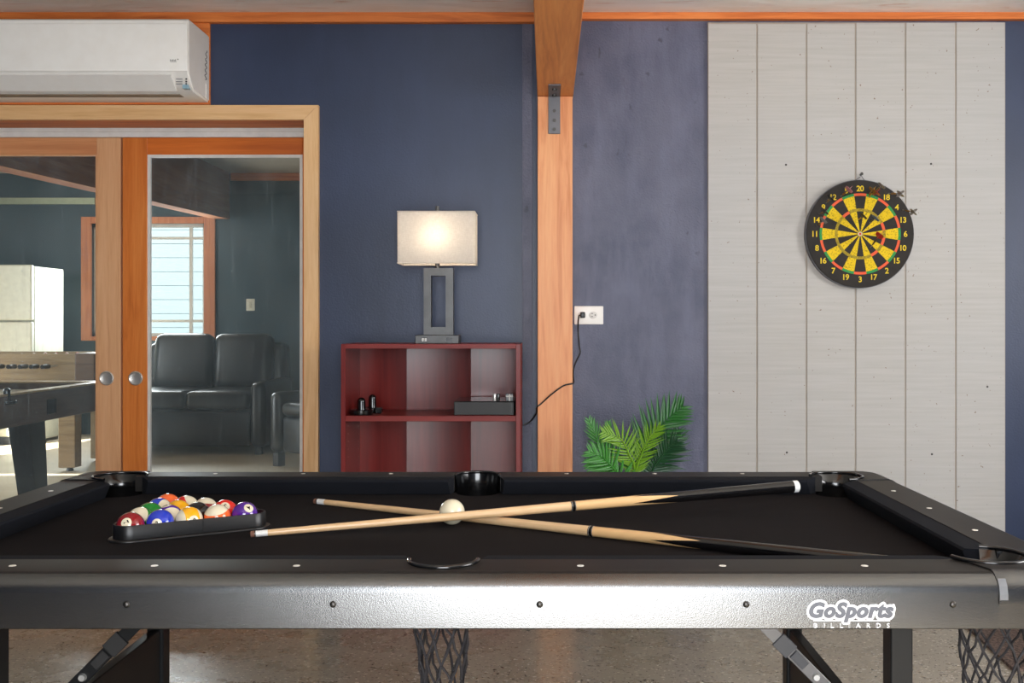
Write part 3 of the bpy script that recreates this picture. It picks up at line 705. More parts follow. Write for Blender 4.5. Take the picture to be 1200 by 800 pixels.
q = B(); lathe(q, [(0, 0), (.012, .0), (.022, .02), (.029, .042), (.024, .062), (.012, .072), (0, .075)], 20, Matrix.Translation((lx, LY, zb_+.0755)))
obj('bulb', q, m, lm, smooth=60)

# ------------------------------------------------------------------ palm
def palm():
    pot = Vector((X(745, 4.22), 4.225, 0))
    pl = thing('potted_palm', 'green palm with feathery fronds against the wall right of the post', 'palm', tuple(pot))
    q = B(); lathe(q, [(0, 0), (.105, 0), (.12, .02), (.145, .28), (.15, .30), (.14, .30), (.135, .27), (0, .27)], 32, Matrix.Translation(pot))
    obj('pot', q, pbr('grey_pot', lin(90, 88, 86), 0.6), pl, smooth=40)
    q = B(); lathe(q, [(0, .2705), (.133, .2705), (.0, .285)], 24, Matrix.Translation(pot)); obj('soil', q, pbr('soil', lin(60, 46, 36), 0.9, bscale=60, bstr=1), pl)
    def lmat(n, c, c2): return pbr(n, c, 0.32, c2=c2, nscale=9, spec=.5)
    mats = [lmat('leaf_deep', lin(24, 86, 26), lin(36, 106, 34)), lmat('leaf_mid', lin(40, 112, 32), lin(58, 134, 38)),
            lmat('leaf_yellow', lin(92, 142, 30), lin(122, 164, 40)), lmat('leaf_dark', lin(20, 60, 34), lin(30, 76, 42))]
    def leaflet_mesh(kind, mat):
        me = bpy.data.meshes.new('leaflet'); vs_, fs = [], []
        n = 7
        for k in range(n+1):
            t = k/n; wd = .5*math.sin(pi*min(1, .12+.88*t)**.8) if t < 1 else 0.02
            dz = -.22*t*t if kind == 0 else -.12*t*t
            vs_ += [(t, -wd, dz+.25*wd), (t, 0, dz), (t, wd, dz+.25*wd)]
        for k in range(n):
            a = 3*k; fs += [(a, a+3, a+4, a+1), (a+1, a+4, a+5, a+2)]
        me.from_pydata(vs_, [], fs); me.materials.append(mat)
        me.polygons.foreach_set('use_smooth', [True]*len(me.polygons)); return me
    cache = {}
    def frond(px, mi, width, length, npair, t0=.1, droop=.4, ang=55, D=None, facing=None):
        """px: control points (px, py, depth) of the midrib from pot to tip"""
        ctr = [pot+Vector((random.uniform(-.03, .03), random.uniform(-.03, .03), .28))]+[at(*p) for p in px]
        pts = spline(ctr, 8)
        q = B(); tube(q, pts, lambda t: .0055*(1-t)+.0012, 6)
        fo = obj('frond', q, mats[mi], pl, smooth=60)
        base = W[fo.name]
        cum = [0]
        for a, c in zip(pts, pts[1:]): cum.append(cum[-1]+(c-a).length)
        L = cum[-1]; first = sum(1 for c in range(8))
        s_start = cum[8]
        for k in range(npair):
            t = (k+.5)/npair; s = s_start+(L-s_start)*t
            i = max(j for j in range(len(cum)) if cum[j] <= s+1e-9); i = min(i, len(pts)-2)
            u = (s-cum[i])/max(1e-6, cum[i+1]-cum[i]); p = pts[i].lerp(pts[i+1], u); d = (pts[i+1]-pts[i]).normalized()
            n = facing or Vector((0, -1, .25)); n = (n-d*n.dot(d)).normalized(); sd_ = d.cross(n).normalized()
            prof = (math.sin(pi*(.16+.80*t)))**.7
            for sg in (-1, 1):
                ll = length*prof*random.uniform(.9, 1.08); aa = math.radians(ang*(1-.5*t)+random.uniform(-5, 5))
                ld = d*math.cos(aa)+sd_*sg*math.sin(aa)+n*random.uniform(-.06, .12)
                ld.normalize(); up = (n-ld*n.dot(ld)).normalized(); sde = up.cross(ld)
                key = (mi, (k+sg) % 2)
                if key not in cache: cache[key] = leaflet_mesh(key[1], mats[mi])
                o = bpy.data.objects.new('leaflet', cache[key]); COL.objects.link(o); o.parent = fo
                R = Matrix((ld, sde, up)).transposed().to_4x4()
                o.matrix_local = Matrix.Translation(p-base) @ R @ Matrix.Diagonal((ll, width, width*2, 1))
    # px lists: entry point then control points; fronds seen above the table first
    frond([(742, 556, 4.20), (757, 522, 4.20), (778, 495, 4.19), (800, 476, 4.17)], 0, .0135, .150, 20, ang=66)
    frond([(745, 556, 4.13), (752, 532, 4.10), (761, 513, 4.08), (774, 499, 4.06)], 2, .0065, .085, 19, ang=56)
    frond([(744, 556, 4.13), (737, 532, 4.10), (727, 514, 4.08), (706, 506, 4.05)], 2, .0075, .095, 20, ang=64)
    frond([(716, 556, 4.20), (708, 535, 4.19), (699, 512, 4.18), (690, 491, 4.18)], 1, .0085, .075, 15, ang=48)
    frond([(724, 556, 4.26), (716, 536, 4.26), (713, 515, 4.26), (713, 494, 4.26)], 1, .008, .06, 13, ang=42)
    frond([(732, 566, 4.12), (720, 550, 4.09), (707, 537, 4.07), (690, 528, 4.05)], 1, .0095, .105, 16, ang=66)
    frond([(722, 574, 4.14), (712, 556, 4.11), (703, 546, 4.09), (689, 543, 4.07)], 1, .010, .085, 14, ang=62)
    frond([(762, 560, 4.16), (771, 540, 4.14), (782, 526, 4.12), (793, 518, 4.10)], 3, .010, .11, 17, ang=64)
    frond([(765, 562, 4.24), (782, 538, 4.24), (791, 520, 4.24), (796, 503, 4.24)], 3, .010, .10, 14, ang=62)
palm()
# speckled mat on the floor at the right
q = B(); prism(q, [(1.585, 3.545), (2.5, 3.55), (2.5, 4.36), (1.655, 4.36)], 0.001, 0.012, 'XY')
m, nt, b = newmat('brown_mat'); v = coords(nt); n1 = noise(nt, v, 90, 3, .7)
nt.links.new(ramp(nt, n1, [(.42, lin(62, 48, 42)), (.62, lin(122, 102, 92))]), b.inputs['Base Color']); b.inputs['Roughness'].default_value = .95; bump(nt, b, n1, .8, .006)
tag(obj('floor_mat', q, m, loc=(1.6, 3.55, 0.001)), 'dark brown speckled mat on the floor behind the right net', 'mat')

# ------------------------------------------------------------------ dartboard and darts
DY = 4.345                                   # front face of the board
dc = at(1008, 274, DY); DR = 63*DY/F
db = thing('dartboard', 'round black and yellow dartboard hung on the grey panel', 'dartboard', (dc.x, 4.383, dc.z))
mcork = pbr('black_fibre', lin(46, 42, 38), 0.85, c2=lin(36, 33, 31), nscale=40)
def worn(name, c, dark, lo=.52):
    m, nt, b = newmat(name); n = noise(nt, coords(nt), 190, 3, .7); n2 = noise(nt, coords(nt), 14, 3)
    col = mix(nt, ramp(nt, n, [(lo, (0, 0, 0, 1)), (lo+.14, (.85,)*3+(1,))]), c, dark)
    nt.links.new(col, b.inputs['Base Color']); b.inputs['Roughness'].default_value = .85; return m
mye = worn('worn_yellow', lin(226, 192, 22), lin(120, 100, 20)); mgr_ = worn('worn_green', lin(40, 142, 74), lin(150, 140, 40), .56)
mre = worn('worn_red', lin(226, 92, 58), lin(170, 120, 50), .56); mol = worn('worn_olive', lin(170, 146, 34), lin(118, 104, 40), .45)
q = B(); Mx = Matrix.Translation((dc.x, DY, dc.z)) @ Matrix.Rotation(pi/2, 4, 'X')
# local z of the lathe points to -Y (the room)
lathe(q, [(0, -.036), (DR-.002, -.036), (DR, -.034), (DR, -.002), (DR-.002, 0), (DR*.75, .0)], 80, Mx)
obj('board', q, mcork, db, smooth=40)
q = B(); lathe(q, [(DR, -.030), (DR+.0025, -.030), (DR+.0025, -.006), (DR, -.006)], 80, Mx); obj('rim_band', q, M['steel'], db, smooth=40)
kpx = DY/F
rings = [(1.2, 3.2, 'ob'), (3.2, 26.5, 'seg'), (26.5, 29.8, 'tri'), (29.8, 44.6, 'seg'), (44.6, 47.6, 'dbl')]
q = B(); tmp = bmesh.new()
nums = [20, 1, 18, 4, 13, 6, 10, 15, 2, 17, 3, 19, 7, 16, 8, 11, 14, 9, 12, 5]
def pol(r, a, y=-.0006): return Vector((dc.x+r*math.sin(a), DY+y, dc.z+r*math.cos(a)))
for i in range(20):
    a0 = (i-.5)*pi/10
    for r0, r1, kind in rings:
        dark = i % 2 == 0
        mi = {'seg': 0 if dark else 1, 'tri': 2 if i in (4, 8, 18, 6) else 3, 'dbl': 2 if dark else 4, 'ob': 3}[kind]
        for k in range(4):
            aa, ab = a0+k*pi/40, a0+(k+1)*pi/40
            vv = [q.verts.new(pol(r*kpx, a)) for r, a in ((r0, aa), (r1, aa), (r1, ab), (r0, ab))]
            f = q.faces.new(vv); f.material_index = mi
            if f.normal.y > 0: f.normal_flip()
N_ = 20
c0 = q.verts.new(pol(0, 0, -.0006)); rv = [q.verts.new(pol(1.4*kpx, k*2*pi/N_, -.0007)) for k in range(N_)]
for k in range(N_): q.faces.new([c0, rv[k], rv[(k+1) % N_]]).material_index = 5
rw = [q.verts.new(pol(2.6*kpx, k*2*pi/N_, -.00065)) for k in range(N_)]
for k in range(N_): q.faces.new([rv[k], rw[k], rw[(k+1) % N_], rv[(k+1) % N_]]).material_index = 6
obj('scoring_face', q, [mcork, mye, mre, mol, mgr_, pbr('bull_red', lin(200, 60, 46), .8), pbr('bull_white', lin(206, 196, 176), .8)], db)
for i, n in enumerate(nums):
    a = i*pi/10; p = pol(53.2*kpx, a, -.0008); q = B()
    put_text(q, str(n), lambda x, y: Vector((p.x+x, p.y, p.z+y)), .033, offset=.0006, spacing=.9)
    obj('number', q, pbr('number_yellow', lin(232, 200, 30), .7) if i == 0 else bpy.data.materials['number_yellow'], db)
q = B(); nl = at(1008, 205, 4.383)
tube(q, spline([pol(62.5*kpx, -.12, .012), Vector((nl.x-.006, 4.372, nl.z-.012)), Vector((nl.x, 4.370, nl.z-.001)), Vector((nl.x+.006, 4.372, nl.z-.012)), pol(62.5*kpx, .12, .012)], 5), .0014, 5)
obj('hanging_wire', q, M['steel'], db, smooth=60)
q = B(); rod(q, nl+Vector((0, .0, 0)), nl+Vector((0, -.022, .002)), .003, n=8); lathe(q, [(0, .0), (.0065, .0), (.0065, .002), (0, .002)], 10, Matrix.Translation(nl+Vector((0, -.022, .002))) @ Matrix.Rotation(pi/2, 4, 'X'))
tag(obj('hanging_nail', q, M['bolt'], loc=nl, smooth=40), 'nail in the grey panel that the dartboard hangs from', 'nail')

mbr = pbr('brass_barrel', lin(186, 140, 62), .3, .9); mshaft = pbr('dart_shaft', lin(40, 38, 38), .4)
def dart(tip, tail, col, label, L=.13, size=.017, barrel=None, dy=None):
    p0 = at(*tip, DY) if math.hypot(tip[0]-1008, tip[1]-274) < 62 else at(*tip, DY)
    p1 = at(*tail, DY-L); d = (p1-p0).normalized(); L_ = (p1-p0).length
    t = thing('dart', label, 'dart', tuple(p0), 'darts in the dartboard')
    q = B(); rod(q, p0-d*.008, p0+d*L_*.22, .0009, .0013, 8); obj('point', q, M['chrome'], t, smooth=60)
    q = B(); lathe(q, [(0, 0), (.0022, 0), (.0035, .006), (.0030, L_*.15), (.0038, L_*.3), (.0026, L_*.36), (0, L_*.36)], 12, align(p0+d*L_*.22, p1)); obj('barrel', q, barrel or mbr, t, smooth=50)
    q = B(); rod(q, p0+d*L_*.58, p1, .0022, .0018, 8); obj('shaft', q, mshaft, t, smooth=60)
    q = B(); R = align(p0, p1)
    for k in range(4):
        a = pi/4+k*pi/2; c, s = math.cos(a), math.sin(a)
        pts = [(.001, L_*.72), (size, L_*.80), (size*1.05, L_*.97), (size*.5, L_*1.02), (.001, L_*1.0)]
        for sg in (-1,):
            lo = [q.verts.new(R @ Vector((r*c-.0004*s, r*s+.0004*c, z))) for r, z in pts]
            hi = [q.verts.new(R @ Vector((r*c+.0004*s, r*s-.0004*c, z))) for r, z in pts]
            q.faces.new(lo); q.faces.new(hi[::-1])
            for i in range(5): q.faces.new([lo[i], hi[i], hi[(i+1) % 5], lo[(i+1) % 5]])
    obj('flight', q, col, t)
fw = pbr('flight_grey', lin(150, 146, 140), .5); fdk = pbr('flight_dark', lin(44, 40, 40), .5); frd = pbr('flight_red', lin(190, 26, 30), .45)
fblue = pbr('flight_blue', lin(40, 96, 140), .45); fpk = pbr('flight_pink', lin(196, 130, 140), .5); fbl = pbr('flight_black', lin(26, 26, 28), .45)
dart((1058, 246), (1072, 248.5), fw, 'dart with grey flight at the right rim of the dartboard')
dart((1041, 226.5), (1057, 227), fw, 'dart with grey flight at upper right beyond number 18')
dart((1026, 224), (1034, 216.5), fw, 'dart with white flight above the top edge right of number 1')
dart((1019, 228), (1028, 225), frd, 'dart with red flight beside the number 1')
dart((1018, 232), (1023, 221.5), pbr('flight_gold', lin(150, 110, 40), .5), 'dart with gold brown flight covering the number 1')
dart((1005, 258), (1013, 252.5), fbl, 'dart with black flight in the black wedge above the bull')
dart((1019, 261), (1027, 255), fblue, 'dart with blue and black flight right above the bull', barrel=mshaft)
dart((1020, 290), (1032, 274), frd, 'dart with red flight stuck right of the bull', barrel=mshaft)
dart((985, 230), (996, 221), fpk, 'dart with pink flight by the number 5')
dart((968, 238), (974, 231), fdk, 'dart with dark flight in the black rim at upper left')
dart((960, 250.5), (968, 247.5), fdk, 'dart with dark flight over the green double ring at the left')
dart((957, 265), (966, 257), fw, 'dart with grey flight by the number 14')

# ------------------------------------------------------------------ pool table
TC = -0.1825
ZT = 0.774; ZB = 0.730; ZA = 0.686
FX0, FX1, FY0, FY1 = -1.255, 0.890, 1.72, 2.87       # flat outer edge of the rail tops
RW, CW = 0.084, 0.046
SX0, SX1, SY0, SY1 = FX0+RW, FX1-RW, FY0+RW, FY1-RW   # rail / cushion seam
NX0, NX1, NY0, NY1 = SX0+CW, SX1-CW, SY0+CW, SY1-CW   # cushion noses
pt = thing('pool_table', 'long black pool table with printed apron and white rail dots', 'pool table', (TC, (FY0+FY1)/2, 0))
def vinyl(name, c, rough, bs):
    m, nt, b = newmat(name); b.inputs['Base Color'].default_value = c; b.inputs['Roughness'].default_value = rough
    b.inputs['IOR'].default_value = 2.3
    bump(nt, b, noise(nt, coords(nt), 420, 3, .6), bs, .0012); return m
M['apron'] = vinyl('pebbled_black_vinyl', lin(8, 8, 10), .25, .25)
m, nt, b = newmat('black_felt'); v = coords(nt)
n1 = noise(nt, v, 700, 2); n2 = noise(nt, coords(nt, (1, 3, 1)), 4, 4)
cc = mix(nt, ramp(nt, n2, [(.35, (0, 0, 0, 1)), (.7, (.5,)*3+(1,))]), lin(24, 21, 22), lin(30, 27, 28))
nt.links.new(cc, b.inputs['Base Color']); b.inputs['Roughness'].default_value = .95; b.inputs['Specular IOR Level'].default_value = .12
bump(nt, b, n1, .3, .0006); M['felt'] = m
M['rail_top'] = pbr('matt_rail_top', lin(34, 31, 29), .5, spec=.3, bscale=300, bstr=.1, bdist=.0008)
M['cushion'] = pbr('cushion_cloth', lin(24, 26, 32), .9, spec=.15, bscale=600, bstr=.2, bdist=.0006)
PR = .061
CR = .068
CCX = .028
PC = {'fl': (NX0-CCX+.02, NY1+CCX), 'fr': (NX1+CCX-.02, NY1+CCX), 'nl': (NX0-CCX+.02, NY0-CCX), 'nr': (NX1+CCX-.02, NY0-CCX)}
SPN = (TC+.005, SY0-.012); SPF = (TC-.004, SY1+.012)

# bed: slab with notches at the pockets
def arc(cx, cy, r, a0, a1, n=12): return [(cx+r*math.cos(a0+(a1-a0)*i/n), cy+r*math.sin(a0+(a1-a0)*i/n)) for i in range(n+1)]
bx0_, bx1_, by0_, by1_ = SX0, SX1, SY0, SY1
rr = .056
poly = []
def notch(c, r, a0, a1): poly.extend(arc(c[0], c[1], r, a0, a1, 12))
notch(PC['nl'], rr, math.radians(125), math.radians(-35))
poly.extend([(SPN[0]-.058, by0_)]); notch((SPN[0], by0_-.004), .056, math.radians(176), math.radians(4)); poly.extend([(SPN[0]+.058, by0_)])
notch(PC['nr'], rr, math.radians(215), math.radians(55))
notch(PC['fr'], rr, math.radians(305), math.radians(145))
poly.extend([(SPF[0]+.058, by1_)]); notch((SPF[0], by1_+.004), .056, math.radians(-4), math.radians(-176)); poly.extend([(SPF[0]-.058, by1_)])
notch(PC['fl'], rr, math.radians(35), math.radians(-125))
q = B(); a = [q.verts.new((x, y, ZB)) for x, y in poly]; f = q.faces.new(a)
r_ = bmesh.ops.extrude_face_region(q, geom=[f]); bmesh.ops.translate(q, verts=[v for v in r_['geom'] if isinstance(v, bmesh.types.BMVert)], vec=(0, 0, -.02))
bmesh.ops.recalc_face_normals(q, faces=q.faces); bmesh.ops.triangulate(q, faces=[f for f in q.faces if len(f.verts) > 4])
obj('playing_bed', q, M['felt'], pt)
obj('under_frame', bx(FX0+.02, FX1-.02, FY0+.02, FY1-.02, ZA+.004, ZA+.012), M['matte_black'], pt)

# rails: flat top, rounded edge, upright apron. Swept along one side with an inner edge that makes room for the pocket
def rail(name, P0, P1, outd, inner, stops):
    """P0->P1 run along the flat outer edge, outd points outward, inner(s) = how far the top reaches inward at s"""
    P0, P1 = Vector(P0), Vector(P1); d = (P1-P0); L = d.length; d.normalize(); o = Vector(outd)
    q = B(); rows = []
    for s in stops:
        w = inner(s)
        prof = [(-w, ZT-.040), (-w, ZT), (-w*.5, ZT), (0, ZT)] + [(.03*math.sin(a), ZT-.03+.03*math.cos(a)) for a in [k*pi/16 for k in range(1, 9)]] + [(.03, ZA+.002), (.028, ZA), (.008, ZA), (.008, ZA+.03)]
        rows.append([q.verts.new(Vector((*(P0+d*s+o*u), z))) for u, z in prof])
    for A, C in zip(rows, rows[1:]):
        for i in range(len(A)-1): q.faces.new([A[i], A[i+1], C[i+1], C[i]]).material_index = 1 if i < 5 else 0
    q.faces.new(rows[0]); q.faces.new(rows[-1][::-1])
    bmesh.ops.recalc_face_normals(q, faces=q.faces)
    return obj(name, q, [M['apron'], M['rail_top']], pt, smooth=35)
LC = .155                                             # how far the corner castings run along each side
def side_inner(c, P0x, lip):
    def f(s):
        x = P0x+s; dx = abs(x-c[0])
        if dx < PR:
            return min(RW, max(.008, lip-math.sqrt(PR*PR-dx*dx)))
        return RW
    return f
def stops_for(L, cen=None):
    s = [i*L/24 for i in range(25)]
    if cen is not None: s += [cen+PR*math.sin(k*pi/40) for k in range(-20, 21)]+[cen-PR-.0004, cen+PR+.0004]
    return sorted(set(s))
LX = FX1-FX0-2*LC
rail('rail', (FX0+LC, FY0), (FX1-LC, FY0), (0, -1), side_inner(SPN, FX0+LC, SPN[1]-FY0), stops_for(LX, SPN[0]-FX0-LC))
rail('rail', (FX0+LC, FY1), (FX1-LC, FY1), (0, 1), side_inner(SPF, FX0+LC, FY1-SPF[1]), stops_for(LX, SPF[0]-FX0-LC))
LYc = .148
rail('rail', (FX0, FY0+LYc), (FX0, FY1-LYc), (-1, 0), lambda s: RW, [0, .3, .6, FY1-FY0-2*LYc])
rail('rail', (FX1, FY0+LYc), (FX1, FY1-LYc), (1, 0), lambda s: RW, [0, .3, .6, FY1-FY0-2*LYc])

# cushions: six cloth wedges
def cushion(x0, y0, x1, y1, inn, c0, c1):
    """seam from (x0,y0) to (x1,y1), nose offset CW along inn, ends cut back by c0 and c1 at the nose"""
    A, Bp = Vector((x0, y0)), Vector((x1, y1)); d = (Bp-A).normalized(); n = Vector(inn)
    prof = [(-.002, ZT-.001), (CW*.55, ZT-.0015), (CW*.93, ZT-.003), (CW, ZT-.0075), (CW*.98, ZT-.013), (CW*.62, ZB+.001), (-.002, ZB+.001)]
    q = B(); rows = []
    N = 10
    for i in range(N+1):
        row = []
        for u, z in prof:
            k = max(0, u)/CW
            a = A+d*(c0*k); b_ = Bp-d*(c1*k)
            row.append(q.verts.new(Vector((*(a.lerp(b_, i/N)+n*u), z))))
        rows.append(row)
    for Ar, Cr in zip(rows, rows[1:]):
        for i in range(len(prof)-1): q.faces.new([Ar[i], Ar[i+1], Cr[i+1], Cr[i]])
    q.faces.new(rows[0]); q.faces.new(rows[-1][::-1]); bmesh.ops.recalc_face_normals(q, faces=q.faces)
    obj('cushion', q, M['cushion'], pt, smooth=40)
gx, gs = .070, .062
cl = PC['nl'][0]+gx-.02; cr = PC['nr'][0]-gx+.02
for y, n in ((SY0, (0, 1)), (SY1, (0, -1))):
    c = SPN[0] if y == SY0 else SPF[0]
    cushion(cl, y, c-gs, y, n, .034, .012)
    cushion(c+gs, y, cr, y, n, .012, .034)
cya, cyb = PC['nl'][1]+gx-.015, PC['fl'][1]-gx+.015
cushion(SX0, cya, SX0, cyb, (1, 0), .030, .030)
cushion(SX1, cya, SX1, cyb, (-1, 0), .030, .030)

# corner castings with liners, and side pocket liners
def casting(key):
    sx = -1 if 'l' in key else 1; sy = 1 if key[0] == 'f' else -1
    ox, oy = (FX0 if sx < 0 else FX1), (FY0 if sy < 0 else FY1)
    c = PC[key]; h = .003; r = .045
    G = lambda u, v: (ox-sx*u, oy-sy*v)          # u, v measured inward from the outer corner
    cu, cv = (ox-c[0])*sx, (oy-c[1])*sy
    outer = [(LC+.003, 0.0)]+[(r-r*math.sin(a), r-r*math.cos(a)) for a in [k*pi/2/10 for k in range(11)]]+[(0.0, LYc+.003)]
    nrm = [(0, -1)]+[(-math.sin(a), -math.cos(a)) for a in [k*pi/2/10 for k in range(11)]]+[(-1, 0)]
    # inner path: from v-end across to the pocket arc and back to the u-end
    aw = []
    e0 = (RW+.003, LYc+.016); e1 = (LC+.028, RW+.003)
    a0 = math.atan2(e0[1]-cv, e0[0]-cu); a1 = math.atan2(e1[1]-cv, e1[0]-cu)
    a0_ = math.radians(102); a1_ = math.radians(-12)
    inner = [(0.0+.0, LYc-.012), e0]
    arcp = []
    n = 20
    for k in range(n+1):
        a = a0_+(2*pi-(a0_-a1_))*k/n
        arcp.append((cu+CR*math.cos(a), cv+CR*math.sin(a)))
    q = B(); z = ZT+h
    top = [q.verts.new((*G(u, v), z)) for u, v in outer+[e0]+arcp+[e1]]
    f = q.faces.new(top); f.material_index = 1
    nO = len(outer)
    prev = top[:nO]
    lay = [(.012, z-.0035), (.0225, z-.0105), (.0295, z-.0215), (.0325, z-.034), (.0325, ZT-.046), (.0302, ZT-.047), (.030, ZA+.002), (.028, ZA), (.006, ZA)]
    for du, zz in lay:
        cur = [q.verts.new((*G(outer[i][0]+nrm[i][0]*du, outer[i][1]+nrm[i][1]*du), zz)) for i in range(nO)]
        for i in range(nO-1): q.faces.new([prev[i], prev[i+1], cur[i+1], cur[i]])
        prev = cur
    # short skirt along the inner path
    low = [q.verts.new((v.co.x, v.co.y, z-.006)) for v in top[nO-1:]+[top[0]]]
    hi = top[nO-1:]+[top[0]]
    for i in range(len(hi)-1): q.faces.new([hi[i], hi[i+1], low[i+1], low[i]])
    bmesh.ops.recalc_face_normals(q, faces=q.faces); bmesh.ops.triangulate(q, faces=[f])
    cs = obj('corner_casting', q, [M['apron'], M['rail_top']], pt, smooth=35)
    # lip and liner
    q = B(); tube(q, [Vector((*G(u, v), z+.001)) for u, v in arcp], lambda t: .0038, 8); obj('pocket_lip', q, M['gloss'], cs, smooth=60)
    q = B(); prof = [(0.998, ZT), (.90, ZT-.012), (.80, ZT-.026), (.82, ZT-.038), (.90, ZT-.056), (.92, ZA-.01)]
    rows = []
    for k in range(n+1):
        u, v = arcp[k]; rows.append([q.verts.new((*G(cu+(u-cu)*s, cv+(v-cv)*s), zz)) for s, zz in prof])
    for A, C in zip(rows, rows[1:]):
        for i in range(len(prof)-1): q.faces.new([A[i], C[i], C[i+1], A[i+1]])
    bmesh.ops.recalc_face_normals(q, faces=q.faces)
    obj('pocket_liner', q, M['gloss'], cs, smooth=60)
for k in ('fl', 'fr', 'nl', 'nr'): casting(k)
for c, s in ((SPN, -1), (SPF, 1)):
    n = 24; pr = PR-.002
    lipz = ZT+.002
    ar = arc(c[0], c[1]-.0*s, pr, 0 if s > 0 else 0, pi*s, n)
    q = B(); tube(q, [Vector((x, y, lipz)) for x, y in ar], .0042, 8)
    lip = obj('pocket_lip', q, M['gloss'], pt, smooth=60)
    q = B(); rows = []
    for x, y in arc(c[0], c[1], 1, -.25*s, (pi+.25)*s, n):
        rows.append([q.verts.new((c[0]+(x-c[0])*r, c[1]+(y-c[1])*r, z)) for r, z in ((pr, ZT+.001), (pr*.97, ZT-.012), (pr*.93, ZT-.03), (pr*.95, ZB-.005), (pr*.9, ZA-.01))])
    for A, C in zip(rows, rows[1:]):
        for i in range(4): q.faces.new([A[i], C[i], C[i+1], A[i+1]])
    obj('pocket_liner', q, M['gloss'], pt, smooth=60)

# rail dots, screws
mdot = pbr('ivory_dot', lin(232, 228, 220), .35)
def dot(x, y):
    q = B(); lathe(q, [(0, .0008), (.0055, .0007), (.0062, 0)], 16, Matrix.Translation((x, y, ZT))); obj('rail_dot', q, mdot, pt)
for k in (-3, -2, -1, 1, 2, 3):
    dot(TC+.239*k, 1.755); dot(TC-.003+.239*k, 2.838)
for y in (2.059, 2.305, 2.543): dot(.845, y); dot(-1.21, y)
for k in range(6):
    px = 148+242.2*(k-0); 
    if px < 1200:
        p = at(px, 708, FY0-.030); q = B(); lathe(q, [(0, .003), (.003, .0026), (.0052, .001), (.0056, 0)], 14, Matrix.Translation(p) @ Matrix.Rotation(pi/2, 4, 'X')); obj('apron_screw', q, M['bolt'], pt, smooth=60)
# pale edge strip on the near right casting
q = B(); zc = ZT+.003
prism(q, [(FY0-u-.0004, z) for u, z in ((.0225, zc-.0105), (.0295, zc-.0215), (.0325, zc-.034), (.0325, ZT-.040))]+[(FY0-u-.0012, z) for u, z in ((.0325, ZT-.040), (.0325, zc-.034), (.0295, zc-.0215), (.0225, zc-.0105))], FX1-LC-.002, FX1-LC+.011, 'YZ')
obj('edge_strip', q, pbr('clear_grey_strip', lin(110, 112, 116), .3), pt)

# printed maker's mark on the apron
mwh = pbr('print_white', lin(244, 244, 246), .5); mfill = pbr('print_grey', lin(92, 94, 102), .5)
ya = FY0-.030
pc_ = at(997.5, 717, ya)
mk = B()
for k in range(17):
    ex, ez = (.0042*math.cos(k*pi/8), .0042*math.sin(k*pi/8)) if k < 16 else (0, 0)
    put_text(mk, 'GoSports', lambda x, y: Vector((pc_.x+x*1.0+ex, ya-.0004-k*.00001, pc_.z+y+ez)), .0325, offset=.0012, shear=.25, spacing=1.08)
mark = obj('printed_mark', mk, mwh, pt)
mk = B()
for k in range(9):
    ex, ez = (.0010*math.cos(k*pi/4), .0008*math.sin(k*pi/4)) if k < 8 else (0, 0)
    put_text(mk, 'GoSports', lambda x, y: Vector((pc_.x+x*1.0+ex, ya-.0012-k*.00001, pc_.z+y+ez)), .0325, offset=.0010, shear=.25, spacing=1.08)
obj('mark_letters', mk, mfill, mark)
p2 = at(1047, 709, ya); mk = B(); rod(mk, p2+Vector((0, -.0002, 0)), p2+Vector((0, -.0006, 0)), .0022, n=12); obj('mark_dot', mk, mwh, mark)
l0, l1 = at(953, 727.6, ya), at(1043, 726.6, ya); mk = bx(l0.x, l1.x, ya-.0006, ya-.0001, l0.z, l1.z); obj('mark_line', mk, mwh, mark)
p3 = at(998, 732.5, ya); mk = B()
for ex, ez in ((0, 0), (.0005, 0), (-.0005, 0), (0, .0004), (0, -.0004)):
    put_text(mk, 'BILLIARDS', lambda x, y: Vector((p3.x+x+ex, ya-.0008-abs(ex)*.1-abs(ez)*.2, p3.z+y+ez)), .0105, spacing=2.8)
obj('mark_letters', mk, mwh, mark)

# pocket nets
mnet = pbr('net_cord', lin(36, 33, 36), .8, bscale=300, bstr=.4)
def net(cx, cy, r0, seed):
    rnd = random.Random(seed); n = 9; rows = 7; q = B(); zt_ = ZA+.005; nodes = []
    for j in range(rows+1):
        t = j/rows; r = r0*(1-.58*t**1.3); z = zt_-.27*t
        nodes.append([Vector((cx+r*math.cos(2*pi*(k+.5*(j % 2))/n)+rnd.uniform(-.004, .004), cy+r*math.sin(2*pi*(k+.5*(j % 2))/n)+rnd.uniform(-.004, .004), z+rnd.uniform(-.006, .006))) for k in range(n)])
    for j in range(rows):
        for k in range(n):
            a = nodes[j][k]; nb = (nodes[j+1][k], nodes[j+1][(k-1) % n]) if j % 2 == 0 else (nodes[j+1][k], nodes[j+1][(k+1) % n])
            for b_ in nb:
                mid = (a+b_)/2+Vector((rnd.uniform(-.003, .003), rnd.uniform(-.003, .003), -.002)); tube(q, [a, mid, b_], .0023, 5)
    for row in nodes[1:]:
        for p in row: lathe(q, [(0, -.004), (.0036, 0), (0, .004)], 6, Matrix.Translation(p))
    obj('pocket_net', q, mnet, pt, smooth=60)
net(X(517, 1.78), 1.785, .046, 3); net(SPF[0], SPF[1]+.01, .046, 4)
for i, k in enumerate(('nr', 'nl', 'fl', 'fr')):
    net(PC[k][0]+(.012 if 'r' in k else -.012), PC[k][1]+(-.006 if k[0] == 'n' else .006), .066, 10+i)

